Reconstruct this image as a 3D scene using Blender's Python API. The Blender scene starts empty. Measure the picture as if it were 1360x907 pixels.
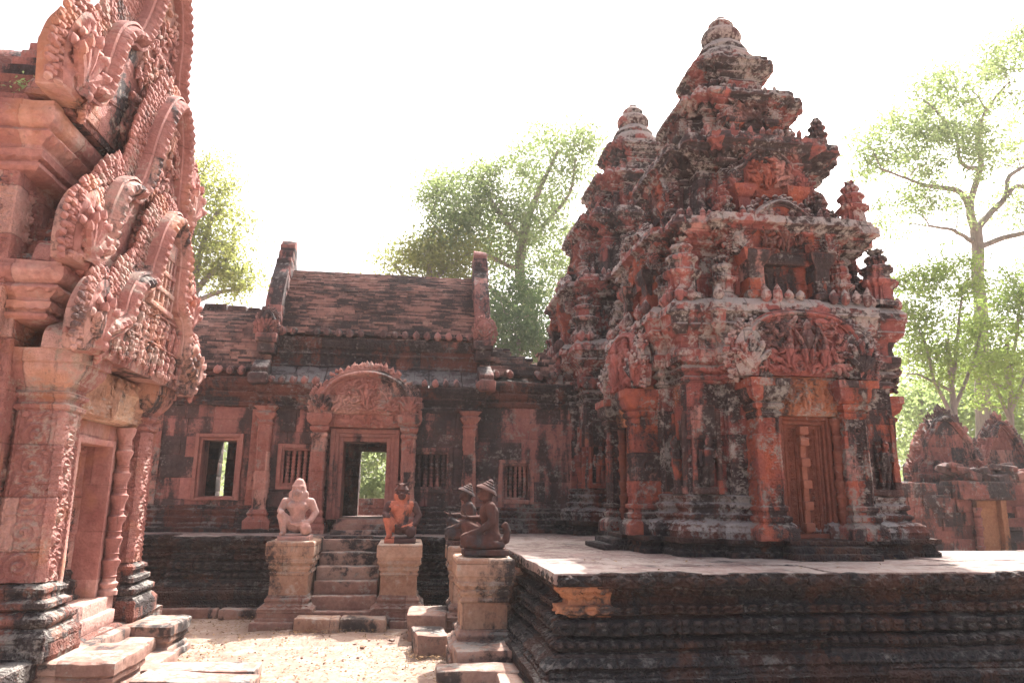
import bpy, math, random
import numpy as np
from mathutils import Vector, Matrix, noise as mnoise

rad = math.radians
SC = bpy.context.scene
COL = SC.collection

# ------------------------------------------------------------------ camera
CAM_Z, PITCH, YAW, ROLL = 1.6, rad(12.2), rad(7.6), -0.010
cam = bpy.data.cameras.new("camera")
cam.sensor_width = 36.0
cam.lens = 25.41
cam.clip_start = 0.05
cam.clip_end = 2000.0
cob = bpy.data.objects.new("camera", cam)
COL.objects.link(cob)
fwv = Vector((math.sin(YAW) * math.cos(PITCH), math.cos(YAW) * math.cos(PITCH), math.sin(PITCH)))
r0 = Vector((math.cos(YAW), -math.sin(YAW), 0.0))
u0 = r0.cross(fwv)
rv = math.cos(ROLL) * r0 - math.sin(ROLL) * u0
uv_ = math.sin(ROLL) * r0 + math.cos(ROLL) * u0
mw = Matrix(((rv.x, uv_.x, -fwv.x, 0.0), (rv.y, uv_.y, -fwv.y, 0.0), (rv.z, uv_.z, -fwv.z, CAM_Z), (0, 0, 0, 1)))
cob.matrix_world = mw
SC.camera = cob

# ------------------------------------------------------------------ sky, sun, exposure
SUN_EL, SUN_AZ = rad(52), rad(25)          # azimuth measured from +Y towards +X
wld = bpy.data.worlds.new("World")
SC.world = wld
wld.use_nodes = True
wn = wld.node_tree
sky = wn.nodes.new("ShaderNodeTexSky")
sky.sky_type = 'NISHITA'
sky.sun_disc = False
sky.sun_elevation = SUN_EL
sky.sun_rotation = SUN_AZ
sky.air_density = 0.35
sky.dust_density = 9.0
sky.ozone_density = 1.0
bg = wn.nodes["Background"]
bg.inputs["Strength"].default_value = 0.15
hs = wn.nodes.new("ShaderNodeHueSaturation")        # a milky, humid sky
hs.inputs["Saturation"].default_value = .75
hs.inputs["Value"].default_value = 1.2
wn.links.new(sky.outputs[0], hs.inputs["Color"])
wn.links.new(hs.outputs[0], bg.inputs["Color"])
sun = bpy.data.lights.new("sun", 'SUN')
sun.energy = 4.6
sun.angle = rad(0.55)
sun.color = (1.0, 0.95, 0.89)
sob = bpy.data.objects.new("sun", sun)
COL.objects.link(sob)
sd = Vector((math.sin(SUN_AZ) * math.cos(SUN_EL), math.cos(SUN_AZ) * math.cos(SUN_EL), math.sin(SUN_EL)))
sob.rotation_euler = sd.to_track_quat('Z', 'Y').to_euler()
sob.location = sd * 60
SC.view_settings.view_transform = 'Standard'
SC.view_settings.look = 'None'
SC.view_settings.gamma = 1.0
SC.view_settings.exposure = 1.45
SC.cycles.max_bounces = 8
SC.cycles.diffuse_bounces = 2
SC.cycles.volume_bounces = 1
SC.cycles.transparent_max_bounces = 8

# ------------------------------------------------------------------ numpy noise
def _h(i, j, k, s):
    h = (i * 374761393 + j * 668265263 + k * 1274126177 + s * 974711) & 0xFFFFFFFF
    h = ((h ^ (h >> 13)) * 1274126177) & 0xFFFFFFFF
    h = ((h ^ (h >> 16)) * 2246822519) & 0xFFFFFFFF
    return ((h ^ (h >> 15)) & 0xFFFFFF) / float(0xFFFFFF)

def vn(p, s=0):
    f = np.floor(p).astype(np.int64)
    u = p - f
    u = u * u * (3 - 2 * u)
    r = 0
    for a in (0, 1):
        wx = u[..., 0] if a else 1 - u[..., 0]
        for b in (0, 1):
            wy = u[..., 1] if b else 1 - u[..., 1]
            for c in (0, 1):
                wz = u[..., 2] if c else 1 - u[..., 2]
                r = r + wx * wy * wz * _h(f[..., 0] + a, f[..., 1] + b, f[..., 2] + c, s)
    return r * 2 - 1

def fbm(p, octv=4, s=0):
    r, a = 0, 1.0
    for o in range(octv):
        r = r + a * vn(p, s + o * 17)
        p = p * 2.03 + 3.1
        a *= 0.5
    return r

def hash1(i, s=0):
    return _h(np.asarray(i, dtype=np.int64), np.int64(7), np.int64(3), s)

def dvec(V, amp, freq, s=0):
    p = V * freq
    return np.stack([vn(p, s + 1), vn(p + 37.2, s + 2), vn(p + 91.7, s + 3)], -1) * amp

# ------------------------------------------------------------------ mesh builder
def xf(loc=(0, 0, 0), rz=0.0, sc=1.0, rx=0.0, ry=0.0):
    return Matrix.Translation(loc) @ Matrix.Rotation(rz, 4, 'Z') @ Matrix.Rotation(ry, 4, 'Y') @ Matrix.Rotation(rx, 4, 'X') @ Matrix.Scale(sc, 4)

class MB:
    def __init__(self, M=None):
        self.V, self.Q, self.T, self.n = [], [], [], 0
        self.M = None if M is None else np.array(M)

    def add(self, V, Q=None, T=None):
        V = np.asarray(V, dtype=float).reshape(-1, 3)
        if self.M is not None:
            V = V @ self.M[:3, :3].T + self.M[:3, 3]
        self.V.append(V)
        if Q is not None and len(Q):
            self.Q.append(np.asarray(Q, dtype=np.int64) + self.n)
        if T is not None and len(T):
            self.T.append(np.asarray(T, dtype=np.int64) + self.n)
        self.n += len(V)

    def grid(self, P, wrap=False, flip=False):
        a, b = P.shape[:2]
        I = np.arange(a * b).reshape(a, b)
        if wrap:
            J = np.roll(I, -1, 0)
            q = np.stack([I[:, :-1], J[:, :-1], J[:, 1:], I[:, 1:]], -1)
        else:
            q = np.stack([I[:-1, :-1], I[1:, :-1], I[1:, 1:], I[:-1, 1:]], -1)
        q = q.reshape(-1, 4)
        if flip:
            q = q[:, ::-1]
        self.add(P.reshape(-1, 3), q)

    def build(self, name, mat, parent=None, erode=None, angle=38, label=None):
        V = np.concatenate(self.V) if self.V else np.zeros((0, 3))
        if erode:
            for a, f in erode:
                V = V + dvec(V, a, f, int(f * 7))
        Q = np.concatenate(self.Q) if self.Q else np.zeros((0, 4), np.int64)
        T = np.concatenate(self.T) if self.T else np.zeros((0, 3), np.int64)
        me = bpy.data.meshes.new(name)
        me.vertices.add(len(V))
        me.vertices.foreach_set("co", V.astype(np.float32).ravel())
        nl = Q.size + T.size
        me.loops.add(nl)
        me.loops.foreach_set("vertex_index", np.concatenate([Q.ravel(), T.ravel()]).astype(np.int32))
        st = np.concatenate([np.arange(len(Q)) * 4, Q.size + np.arange(len(T)) * 3]).astype(np.int32)
        me.polygons.add(len(Q) + len(T))
        me.polygons.foreach_set("loop_start", st)
        me.update(calc_edges=True)
        me.validate()
        if angle:
            me.shade_smooth()
            me.set_sharp_from_angle(angle=rad(angle))
        me.materials.append(mat)
        o = bpy.data.objects.new(name, me)
        COL.objects.link(o)
        if parent:
            o.parent = parent
        if label:
            o["label"] = label
        return o

    # ---- primitives (local frame: x along, -y towards the viewer, z up)
    def box(self, c, s, r=0.012, d=None, rz=0.0, jit=None, tilt=(0, 0)):
        hx, hy, hz = s[0] / 2, s[1] / 2, s[2] / 2
        r = min(r, hx * .6, hy * .6, hz * .6)
        h = (hx, hy, hz)
        faces_V, faces_Q, base = [], [], 0
        def axis(hh):
            n = 1 if not d else max(1, int(round((2 * (hh - r)) / d)))
            inn = np.linspace(-(hh - r), hh - r, n + 1)
            return np.concatenate([[-hh], inn, [hh]])
        A = [axis(q) for q in h]
        for ax in range(3):
            u, v = (ax + 1) % 3, (ax + 2) % 3
            for sg in (-1, 1):
                U, W = np.meshgrid(A[u], A[v], indexing='ij')
                P = np.zeros(U.shape + (3,))
                P[..., u], P[..., v], P[..., ax] = U, W, sg * h[ax]
                H = np.array(h) - r
                pin = np.clip(P, -H, H)
                dd = P - pin
                ln = np.linalg.norm(dd, axis=-1, keepdims=True)
                P = pin + dd / np.maximum(ln, 1e-9) * r
                a, b = U.shape
                I = np.arange(a * b).reshape(a, b)
                q = np.stack([I[:-1, :-1], I[1:, :-1], I[1:, 1:], I[:-1, 1:]], -1).reshape(-1, 4)
                if sg < 0:
                    q = q[:, ::-1]
                faces_V.append(P.reshape(-1, 3))
                faces_Q.append(q + base)
                base += a * b
        V = np.concatenate(faces_V)
        if tilt != (0, 0) or rz:
            m = np.array((Matrix.Rotation(rz, 3, 'Z') @ Matrix.Rotation(tilt[1], 3, 'Y') @ Matrix.Rotation(tilt[0], 3, 'X')))
            V = V @ m.T
        self.add(V + np.array(c), np.concatenate(faces_Q))

    def b2(self, x0, x1, y0, y1, z0, z1, r=0.012, d=None):
        self.box(((x0 + x1) / 2, (y0 + y1) / 2, (z0 + z1) / 2), (x1 - x0, y1 - y0, z1 - z0), r, d)

    def sweep(self, path, prof, closed=True, ds=0.04, dp=0.03, orn=None, cell=None, cap=False, capn=8, seed=0):
        P = np.array(path, float)
        n = len(P)
        ne = n if closed else n - 1
        E = np.array([P[(i + 1) % n] - P[i] for i in range(ne)])
        L = np.linalg.norm(E, axis=1)
        Nn = np.stack([E[:, 1], -E[:, 0]], 1) / L[:, None]
        mit = np.zeros((n, 2))
        for i in range(n):
            if closed:
                a, b = Nn[(i - 1) % n], Nn[i]
            else:
                a, b = Nn[max(i - 1, 0)], Nn[min(i, ne - 1)]
            mit[i] = (a + b) / max(0.25, 1 + a @ b)
        pts, ms, nrm, sa, ec = [], [], [], [], []
        acc = 0.0
        for e in range(ne):
            k = max(1, int(math.ceil(L[e] / ds)))
            last = (not closed) and e == ne - 1
            f = np.arange(k + 1 if last else k) / k
            i, j = e, (e + 1) % n
            pts.append(P[i] + f[:, None] * E[e])
            ms.append(mit[i] * (1 - f[:, None]) + mit[j] * f[:, None])
            nr = np.repeat(Nn[e][None], len(f), 0)
            nr[0] = mit[i] / max(np.linalg.norm(mit[i]), 1e-6) if (closed or e > 0) else Nn[e]
            nrm.append(nr)
            sa.append(acc + f * L[e])
            ec.append(np.minimum(f, 1 - f) * L[e])
            acc += L[e]
        pts, ms, nrm = np.concatenate(pts), np.concatenate(ms), np.concatenate(nrm)
        sa, ec = np.concatenate(sa), np.concatenate(ec)
        o, z, sg, tt, pno, pnz = [], [], [], [], [], []
        for i in range(len(prof) - 1):
            (o0, z0), (o1, z1) = prof[i][:2], prof[i + 1][:2]
            l = math.hypot(o1 - o0, z1 - z0)
            k = max(1, int(math.ceil(l / dp)))
            last = i == len(prof) - 2
            f = np.arange(k + 1 if last else k) / k
            o += list(o0 + f * (o1 - o0)); z += list(z0 + f * (z1 - z0))
            sg += [i] * len(f); tt += list(f)
            pno += [(z1 - z0) / max(l, 1e-6)] * len(f); pnz += [-(o1 - o0) / max(l, 1e-6)] * len(f)
        o, z, sg, tt, pno, pnz = map(np.array, (o, z, sg, tt, pno, pnz))
        V = np.zeros((len(pts), len(o), 3))
        V[..., :2] = pts[:, None] + ms[:, None] * o[None, :, None]
        V[..., 2] = z[None]
        hgt = np.zeros((len(pts), len(o)))
        if orn:
            fade = np.clip(ec / 0.03, 0, 1)[:, None]
            for si, fn in orn.items():
                k = np.where(sg == si)[0]
                if len(k):
                    hgt[:, k] += fn(sa[:, None], tt[None, k]) * fade
        if cell:
            bl, bh, am = cell
            row = np.floor(z / bh + 0.11)
            cc = np.floor(sa[:, None] / bl + 0.5 * (row[None] % 2) + 0.37 * hash1(row + 91, seed)[None])
            hgt += (_h(cc.astype(np.int64), row.astype(np.int64)[None], np.int64(seed + 5), 3) - 0.55) * am * np.clip(ec / 0.02, 0.3, 1)[:, None]
        V[..., :2] += nrm[:, None] * (hgt * pno[None])[..., None]
        V[..., 2] += hgt * pnz[None]
        self.grid(V, wrap=closed)
        if cap:
            c = V[:, -1].mean(0)
            f = np.linspace(0, 1, capn + 1)
            G = V[:, -1][:, None] * (1 - f[None, :, None]) + c * f[None, :, None]
            self.grid(G, wrap=closed)

    def lathe(self, prof, c=(0, 0, 0), n=20, lob=None):
        a = np.arange(n) / n * 2 * math.pi
        r = np.array([p[0] for p in prof]); z = np.array([p[1] for p in prof])
        R_ = np.repeat(r[None], n, 0)
        if lob:
            k, am = lob
            R_ = R_ * (1 + am * np.abs(np.sin(a * k / 2))[:, None])
        V = np.stack([R_ * np.cos(a)[:, None], R_ * np.sin(a)[:, None], np.repeat(z[None], n, 0)], -1) + np.array(c)
        self.grid(V, wrap=True)

    def tube(self, pts, radii, n=8, close=True):
        pts = np.array(pts, float)
        if np.isscalar(radii):
            radii = [radii] * len(pts)
        t = np.gradient(pts, axis=0)
        t /= np.maximum(np.linalg.norm(t, axis=1, keepdims=True), 1e-9)
        ref = np.array([0, 0, 1.0]) if abs(t[0, 2]) < 0.9 else np.array([1.0, 0, 0])
        a = np.arange(n) / n * 2 * math.pi
        rings = []
        for i in range(len(pts)):
            u = np.cross(t[i], ref); u /= max(np.linalg.norm(u), 1e-9)
            w = np.cross(u, t[i]); ref = w
            rings.append(pts[i] + radii[i] * (np.cos(a)[:, None] * u + np.sin(a)[:, None] * w))
        G = np.array(rings).transpose(1, 0, 2)
        if close:
            G = np.concatenate([np.repeat(pts[0][None, None], n, 0), G, np.repeat(pts[-1][None, None], n, 0)], 1)
        self.grid(G, wrap=True)

    def lumps(self, C, S, D=None, seed=0, n=6, flat=None):
        """many teardrops: centres C (k,3), sizes (k,3) = width, depth, length, directions D in the x-z plane"""
        C, S = np.array(C, float), np.array(S, float)
        k = len(C)
        if k == 0:
            return
        prof = np.array([(0.0, -.5), (.62, -.38), (.95, -.12), (.8, .15), (.42, .36), (0.0, .56)])
        a = np.arange(n) / n * 2 * math.pi
        Tm = np.stack([prof[:, 0][None] * np.cos(a)[:, None] * .5, prof[:, 0][None] * np.sin(a)[:, None] * .5, np.repeat(prof[:, 1][None], n, 0)], -1)
        m = Tm.shape[1]
        if D is None:
            D = np.repeat(np.array([[0, 0, 1.0]]), k, 0)
        D = np.array(D, float)
        D /= np.linalg.norm(D, axis=1, keepdims=True)
        yy = np.repeat(np.array([[0, -1.0, 0]]), k, 0)
        X = np.cross(yy, D); X /= np.maximum(np.linalg.norm(X, axis=1, keepdims=True), 1e-6)
        Yv = np.cross(D, X)
        P = Tm[None] * 1.0
        W = C[:, None, None] + (P[..., 0] * S[:, 0, None, None])[..., None] * X[:, None, None] \
            + (P[..., 1] * S[:, 1, None, None])[..., None] * Yv[:, None, None] + (P[..., 2] * S[:, 2, None, None])[..., None] * D[:, None, None]
        I = np.arange(n * m).reshape(n, m); J = np.roll(I, -1, 0)
        q = np.stack([I[:, :-1], J[:, :-1], J[:, 1:], I[:, 1:]], -1).reshape(-1, 4)
        Q = (q[None] + (np.arange(k) * n * m)[:, None, None]).reshape(-1, 4)
        self.add(W.reshape(-1, 3), Q)

    def relief(self, x0, x1, z0, z1, y, fn, d=0.012, edge=0.012, back=0.03):
        nx, nz = max(2, int((x1 - x0) / d)), max(2, int((z1 - z0) / d))
        X, Z = np.meshgrid(np.linspace(x0, x1, nx + 1), np.linspace(z0, z1, nz + 1), indexing='ij')
        hh = fn(X, Z)
        e = np.minimum(np.minimum(X - x0, x1 - X), np.minimum(Z - z0, z1 - Z))
        hh = hh * np.clip(e / edge, 0, 1)
        P = np.stack([X, y - hh, Z], -1)
        # skirt
        P = np.pad(P, ((1, 1), (1, 1), (0, 0)), mode='edge')
        P[0, :, 1] = P[-1, :, 1] = y + back
        P[:, 0, 1] = P[:, -1, 1] = y + back
        self.grid(P)

# ---- ornament functions for sweeps: (s, t) -> height
def beads(per, am):
    return lambda s, t: am * (np.sqrt(np.clip(1 - ((2 * ((s / per) % 1) - 1) / .80) ** 2, 0, 1)) * 1.25 - .25) * np.clip(1 - (2 * t - 1) ** 4, 0, 1)
def petals(per, am):
    def f(s, t):
        u = np.abs(2 * ((s / per) % 1) - 1)
        return am * np.clip(1.15 - u - 0.75 * t, 0, .4) * 2.5 - am * .3 * np.clip(.2 - u, 0, .2) * 5
    return f
def petals_dn(per, am):
    g = petals(per, am)
    return lambda s, t: g(s, 1 - t)
def diamonds(per, am):
    def f(s, t):
        u = np.abs(2 * ((s / per) % 1) - 1) + np.abs(2 * t - 1)
        return am * np.clip(1.05 - u, 0, .35) * 2.8 - am * .6 * np.clip(.3 - u, 0, .3) * 3
    return f
def scrolls(w, z0=0.0):
    """height over an upright band of width w centred on x=0: a stack of rosettes"""
    def f(X, Z, xc=0.0):
        x = (X - xc) / (w * .5)
        z = ((Z - z0) / (w * .92)) % 1 * 2 - 1
        r = np.hypot(x, z)
        th = np.arctan2(z, x * np.where(((Z - z0) / (w * .92)) % 2 < 1, 1, -1))
        h = 0.5 + 0.5 * np.cos(2 * math.pi * (r * 2.1 - th / (2 * math.pi)))
        h = h * np.clip(1.15 - r, 0.15, 1) + .35 * np.clip(.28 - r, 0, .28) * 3
        lf = 0.5 + 0.5 * np.cos(9 * th + r * 6)
        return np.where(r > .95, .5 * lf, h)
    return f
def clutter(fr, s=0, sharp=2.2):
    def f(X, Z):
        p = np.stack([X * fr, Z * fr, X * 0 + s * 3.7], -1)
        q = p + .5 * np.stack([vn(p * .7, s + 4), vn(p * .7 + 9, s + 5), X * 0], -1)
        a = vn(q, s)
        return np.clip(1 - np.abs(a) * sharp, 0, 1) * .7 + .3 * (vn(p * 2.3, s + 8) * .5 + .5)
    return f

def thing(name, label, cat, loc=(0, 0, 0), rz=0.0, group=None, kind=None):
    o = bpy.data.objects.new(name, None)
    o.empty_display_size = 0.2
    COL.objects.link(o)
    o.location = loc
    o.rotation_euler = (0, 0, rz)
    return tag(o, label, cat, group, kind)
def tag(o, label=None, cat=None, group=None, kind=None):
    for k, v in (("label", label), ("category", cat), ("group", group), ("kind", kind)):
        if v:
            o[k] = v
    return o
def dup(o, parent=None):
    c = o.copy()
    COL.objects.link(c)
    if parent is not None:
        c.parent = parent
    for ch in list(o.children):
        dup(ch, c)
    return c
def part_copy(o, rz):
    """another face of the same tower: the part and its sub-parts turned about the tower's axis"""
    c = dup(o, o.parent)
    c.rotation_euler = (0, 0, o.rotation_euler.z + rz)
    return c

# ------------------------------------------------------------------ materials
class NT:
    def __init__(self, name):
        self.m = bpy.data.materials.new(name)
        self.m.use_nodes = True
        self.t = self.m.node_tree
        self.b = self.t.nodes["Principled BSDF"]
        self.out = self.t.nodes["Material Output"]
    def n(self, ty, **kw):
        x = self.t.nodes.new(ty)
        for k, v in kw.items():
            setattr(x, k, v)
        return x
    def l(self, a, b):
        self.t.links.new(a, b)
    def set(self, sock, v):
        if hasattr(v, "links") or isinstance(v, bpy.types.NodeSocket):
            self.l(v, sock)
        else:
            sock.default_value = v
    def math(self, op, a, b=None, c=None, clamp=False):
        x = self.n("ShaderNodeMath", operation=op, use_clamp=clamp)
        self.set(x.inputs[0], a)
        if b is not None: self.set(x.inputs[1], b)
        if c is not None: self.set(x.inputs[2], c)
        return x.outputs[0]
    def vmath(self, op, a, b=None):
        x = self.n("ShaderNodeVectorMath", operation=op)
        self.set(x.inputs[0], a)
        if b is not None: self.set(x.inputs[1], b)
        return x.outputs[0]
    def noise(self, vec, scale, detail=5, rough=.6, dist=0.0):
        x = self.n("ShaderNodeTexNoise")
        self.l(vec, x.inputs["Vector"])
        x.inputs["Scale"].default_value = scale
        x.inputs["Detail"].default_value = detail
        x.inputs["Roughness"].default_value = rough
        x.inputs["Distortion"].default_value = dist
        return x.outputs[0]
    def mr(self, v, a, b, c=0.0, d=1.0):
        x = self.n("ShaderNodeMapRange")
        x.clamp = True
        self.set(x.inputs[0], v)
        x.inputs[1].default_value, x.inputs[2].default_value = a, b
        x.inputs[3].default_value, x.inputs[4].default_value = c, d
        return x.outputs[0]
    def mix(self, f, a, b, ty='MIX'):
        x = self.n("ShaderNodeMix", data_type='RGBA', blend_type=ty)
        self.set(x.inputs[0], f)
        self.set(x.inputs[6], a if not isinstance(a, tuple) else (*a, 1.0))
        self.set(x.inputs[7], b if not isinstance(b, tuple) else (*b, 1.0))
        return x.outputs[2]

def stone(name, c1, c2, c3=None, black=.45, pale=.25, carve=0.0, cs=9.0, blocks=(.5, .3), bump=.5, streak=.3,
          black_col=(.022, .021, .022), pale_col=(.36, .335, .30), joint=.5, tint=.35, rough=.9, warm=0.0, cellw=.13, soft=1.0, upw=.06, island=0.0, edge=.20, lit_edge_col=None):
    k = NT(name)
    pos = k.n("ShaderNodeNewGeometry").outputs["Position"]
    nor = k.n("ShaderNodeNewGeometry").outputs["Normal"]
    n2 = k.noise(pos, 3.2, 7, .62)
    n3 = k.noise(pos, 19.0, 6, .68)
    n5 = k.noise(pos, 75.0, 3, .6)
    mp = k.n("ShaderNodeMapping"); k.l(pos, mp.inputs[0]); mp.inputs["Scale"].default_value = (1, 1, streak)
    mp.inputs["Location"].default_value = (3.3, 1.7, 0.6)
    nS = k.noise(mp.outputs[0], 2.3, 8, .64, .3)
    nP = k.noise(pos, 4.6, 9, .70, .2)
    nB = k.math('SUBTRACT', k.noise(pos, .75, 3, .5), .5)
    nC = k.math('SUBTRACT', k.noise(mp.outputs[0], 1.1, 3, .5), .5)
    # ashlar cells
    sx = k.n("ShaderNodeSeparateXYZ"); k.l(pos, sx.inputs[0])
    sn = k.n("ShaderNodeSeparateXYZ"); k.l(nor, sn.inputs[0])
    bl, bh = blocks
    zr = k.math('DIVIDE', k.math('ADD', sx.outputs[2], 0.113), bh)
    row = k.math('FLOOR', zr)
    sh = k.math('MULTIPLY', row, 0.371)
    xr = k.math('ADD', k.math('DIVIDE', k.math('ADD', sx.outputs[0], .031), bl), sh)
    yr = k.math('ADD', k.math('DIVIDE', k.math('ADD', sx.outputs[1], .047), bl), sh)
    cv = k.n("ShaderNodeCombineXYZ")
    k.l(k.math('FLOOR', xr), cv.inputs[0]); k.l(k.math('FLOOR', yr), cv.inputs[1]); k.l(row, cv.inputs[2])
    wnz = k.n("ShaderNodeTexWhiteNoise", noise_dimensions='3D'); k.l(cv.outputs[0], wnz.inputs["Vector"])
    cell = wnz.outputs["Value"]
    def line(r, size, nmask):
        f = k.math('FRACT', r)
        dd = k.math('MULTIPLY', k.math('MINIMUM', f, k.math('SUBTRACT', 1.0, f)), size)
        ln = k.mr(dd, .003, .010, 1.0, 0.0)
        return k.math('MULTIPLY', ln, k.mr(k.math('ABSOLUTE', nmask), .5, .7, 1.0, 0.0))
    jl = k.math('MAXIMUM', k.math('MAXIMUM', line(xr, bl, sn.outputs[0]), line(yr, bl, sn.outputs[1])), line(zr, bh, sn.outputs[2]))
    jl = k.math('MULTIPLY', jl, k.math('MULTIPLY', k.mr(n2, .38, .55), joint))
    # body colour
    col = k.mix(k.mr(n2, .36, .64), c1, c2)
    if c3:
        col = k.mix(k.math('MULTIPLY', k.mr(k.math('ADD', k.math('MULTIPLY', cell, .5), k.math('MULTIPLY', nP, .5)), .52, .66), .8), col, c3)
    v = k.math('ADD', k.math('MULTIPLY', cell, tint), 1 - tint * .5)
    v = k.math('MULTIPLY', v, k.mr(n3, .25, .75, .72, 1.28))
    if island:
        gi = k.n("ShaderNodeNewGeometry").outputs["Random Per Island"]
        v = k.math('MULTIPLY', v, k.mr(gi, 0, 1, 1 - island, 1 + island * .6))
    vm = k.n("ShaderNodeVectorMath", operation='SCALE'); k.l(col, vm.inputs[0]); k.l(v, vm.inputs[3])
    col = vm.outputs[0]
    if warm:
        col = k.mix(k.math('MULTIPLY', k.mr(k.noise(pos, 1.7, 4, .5), .54, .64), warm), col, (.52, .24, .10))
    # black lichen
    bs = k.math('ADD', k.math('ADD', k.math('MULTIPLY', nS, .74), k.math('MULTIPLY', n3, .26)), k.math('MULTIPLY', k.math('SUBTRACT', cell, .5), cellw))
    bs = k.math('ADD', bs, k.math('MULTIPLY', nB, .34))
    th = .5 + (.5 - black) * .42
    bm = k.math('MULTIPLY', k.mr(bs, th - .028 * soft, th + .045 * soft), .95)
    col = k.mix(bm, col, k.mix(k.mr(n3, .35, .7), black_col, tuple(min(1, q * 2.3 + .006) for q in black_col)))
    # pale lichen
    upf = k.mr(sn.outputs[2], .15, .8, 0.0, upw)
    ps = k.math('ADD', k.math('ADD', k.math('MULTIPLY', nP, .62), k.math('MULTIPLY', n3, .38)), upf)
    ps = k.math('ADD', ps, k.math('MULTIPLY', nC, .30))
    tp = .5 + (.5 - pale) * .36
    pm = k.math('MULTIPLY', k.mr(ps, tp - .02, tp + .055), .80)
    col = k.mix(pm, col, k.mix(k.mr(n5, .3, .7), tuple(q * .72 for q in pale_col), pale_col))
    if edge:  # raised edges painted paler, imitating lit highlights on beads and mouldings
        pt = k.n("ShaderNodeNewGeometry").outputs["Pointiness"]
        lit_edge = k.math('MULTIPLY', k.mr(pt, .515, .575), k.math('MULTIPLY', k.mr(n2, .34, .60), edge))
        col = k.mix(lit_edge, col, lit_edge_col or tuple(min(.62, q * 1.1 + .05) for q in c1))
    col = k.mix(jl, col, (.03, .022, .02))
    k.l(col, k.b.inputs["Base Color"])
    k.b.inputs["Roughness"].default_value = rough
    k.b.inputs["Specular IOR Level"].default_value = .22
    # bump
    h = k.math('ADD', k.math('MULTIPLY', n3, .55), k.math('MULTIPLY', n5, .25))
    h = k.math('SUBTRACT', h, k.math('MULTIPLY', jl, .6))
    if carve:
        wv = k.n("ShaderNodeTexNoise"); k.l(pos, wv.inputs["Vector"]); wv.inputs["Scale"].default_value = 6.0; wv.inputs["Detail"].default_value = 2
        off = k.vmath('SCALE', k.vmath('SUBTRACT', wv.outputs["Color"], (.5, .5, .5)))
        off.node.inputs[3].default_value = .10
        pw = k.vmath('ADD', pos, off)
        vo = k.n("ShaderNodeTexVoronoi", feature='F1'); k.l(pw, vo.inputs["Vector"]); vo.inputs["Scale"].default_value = cs
        ring = k.math('SINE', k.math('MULTIPLY', vo.outputs["Distance"], 21.0))
        v2 = k.n("ShaderNodeTexVoronoi", feature='F1'); k.l(pw, v2.inputs["Vector"]); v2.inputs["Scale"].default_value = cs * 3.7
        ch = k.math('SUBTRACT', k.math('MULTIPLY', ring, .35), k.math('MULTIPLY', v2.outputs["Distance"], 1.1))
        h = k.math('ADD', h, k.math('MULTIPLY', ch, carve))
    bp = k.n("ShaderNodeBump")
    bp.inputs["Strength"].default_value = bump
    bp.inputs["Distance"].default_value = .020 + .028 * carve
    k.l(h, bp.inputs["Height"])
    k.l(bp.outputs[0], k.b.inputs["Normal"])
    return k.m

RED1, RED2, RED3 = (.39, .135, .115), (.25, .088, .08), (.43, .24, .21)
PNK1, PNK2, PNK3 = (.43, .21, .18), (.33, .14, .12), (.47, .29, .245)
M = {}
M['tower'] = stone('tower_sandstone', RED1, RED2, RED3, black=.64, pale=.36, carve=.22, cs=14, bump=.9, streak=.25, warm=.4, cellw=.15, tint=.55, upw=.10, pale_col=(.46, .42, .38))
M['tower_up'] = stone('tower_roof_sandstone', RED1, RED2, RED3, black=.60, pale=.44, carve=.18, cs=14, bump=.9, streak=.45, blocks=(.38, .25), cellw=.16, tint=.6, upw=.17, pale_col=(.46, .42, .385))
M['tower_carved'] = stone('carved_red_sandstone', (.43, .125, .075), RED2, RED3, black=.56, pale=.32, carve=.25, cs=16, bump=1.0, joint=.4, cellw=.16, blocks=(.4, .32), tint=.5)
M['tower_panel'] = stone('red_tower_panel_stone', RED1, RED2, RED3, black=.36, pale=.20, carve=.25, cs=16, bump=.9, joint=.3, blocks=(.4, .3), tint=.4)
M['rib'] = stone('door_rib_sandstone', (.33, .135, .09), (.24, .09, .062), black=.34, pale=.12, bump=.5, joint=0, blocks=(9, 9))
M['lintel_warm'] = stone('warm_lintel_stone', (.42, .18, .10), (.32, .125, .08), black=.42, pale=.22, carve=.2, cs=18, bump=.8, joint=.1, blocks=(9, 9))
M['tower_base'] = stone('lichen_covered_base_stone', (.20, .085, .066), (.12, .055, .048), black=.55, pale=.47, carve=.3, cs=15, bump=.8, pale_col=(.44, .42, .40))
M['black'] = stone('blackened_terrace_stone', (.085, .045, .036), (.046, .028, .025), (.12, .055, .036), black=.62, pale=.24, carve=.5, cs=11, bump=.9, streak=.4, blocks=(.85, .16), joint=1.0, cellw=.2, edge=.55, lit_edge_col=(.15, .10, .088), pale_col=(.20, .19, .175), black_col=(.016, .0165, .018))
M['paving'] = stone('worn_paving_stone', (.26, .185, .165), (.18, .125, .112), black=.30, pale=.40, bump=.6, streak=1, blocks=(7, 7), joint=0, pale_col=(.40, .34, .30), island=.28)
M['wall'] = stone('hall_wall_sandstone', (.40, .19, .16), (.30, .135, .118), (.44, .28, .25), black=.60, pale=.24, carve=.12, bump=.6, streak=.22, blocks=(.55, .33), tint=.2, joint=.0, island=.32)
M['wall_dark'] = stone('hall_cornice_stone', edge=.6, lit_edge_col=(.30, .19, .16), c1=(.20, .085, .065), c2=(.12, .055, .045), c3=(.28, .13, .10), black=.60, pale=.30, carve=.5, cs=11, bump=.7, pale_col=(.27, .25, .23))
M['hall_carved'] = stone('hall_carved_sandstone', (.42, .205, .17), (.37, .15, .115), (.48, .29, .235), black=.32, pale=.30, carve=.25, cs=18, bump=.8, joint=.2)
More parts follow.
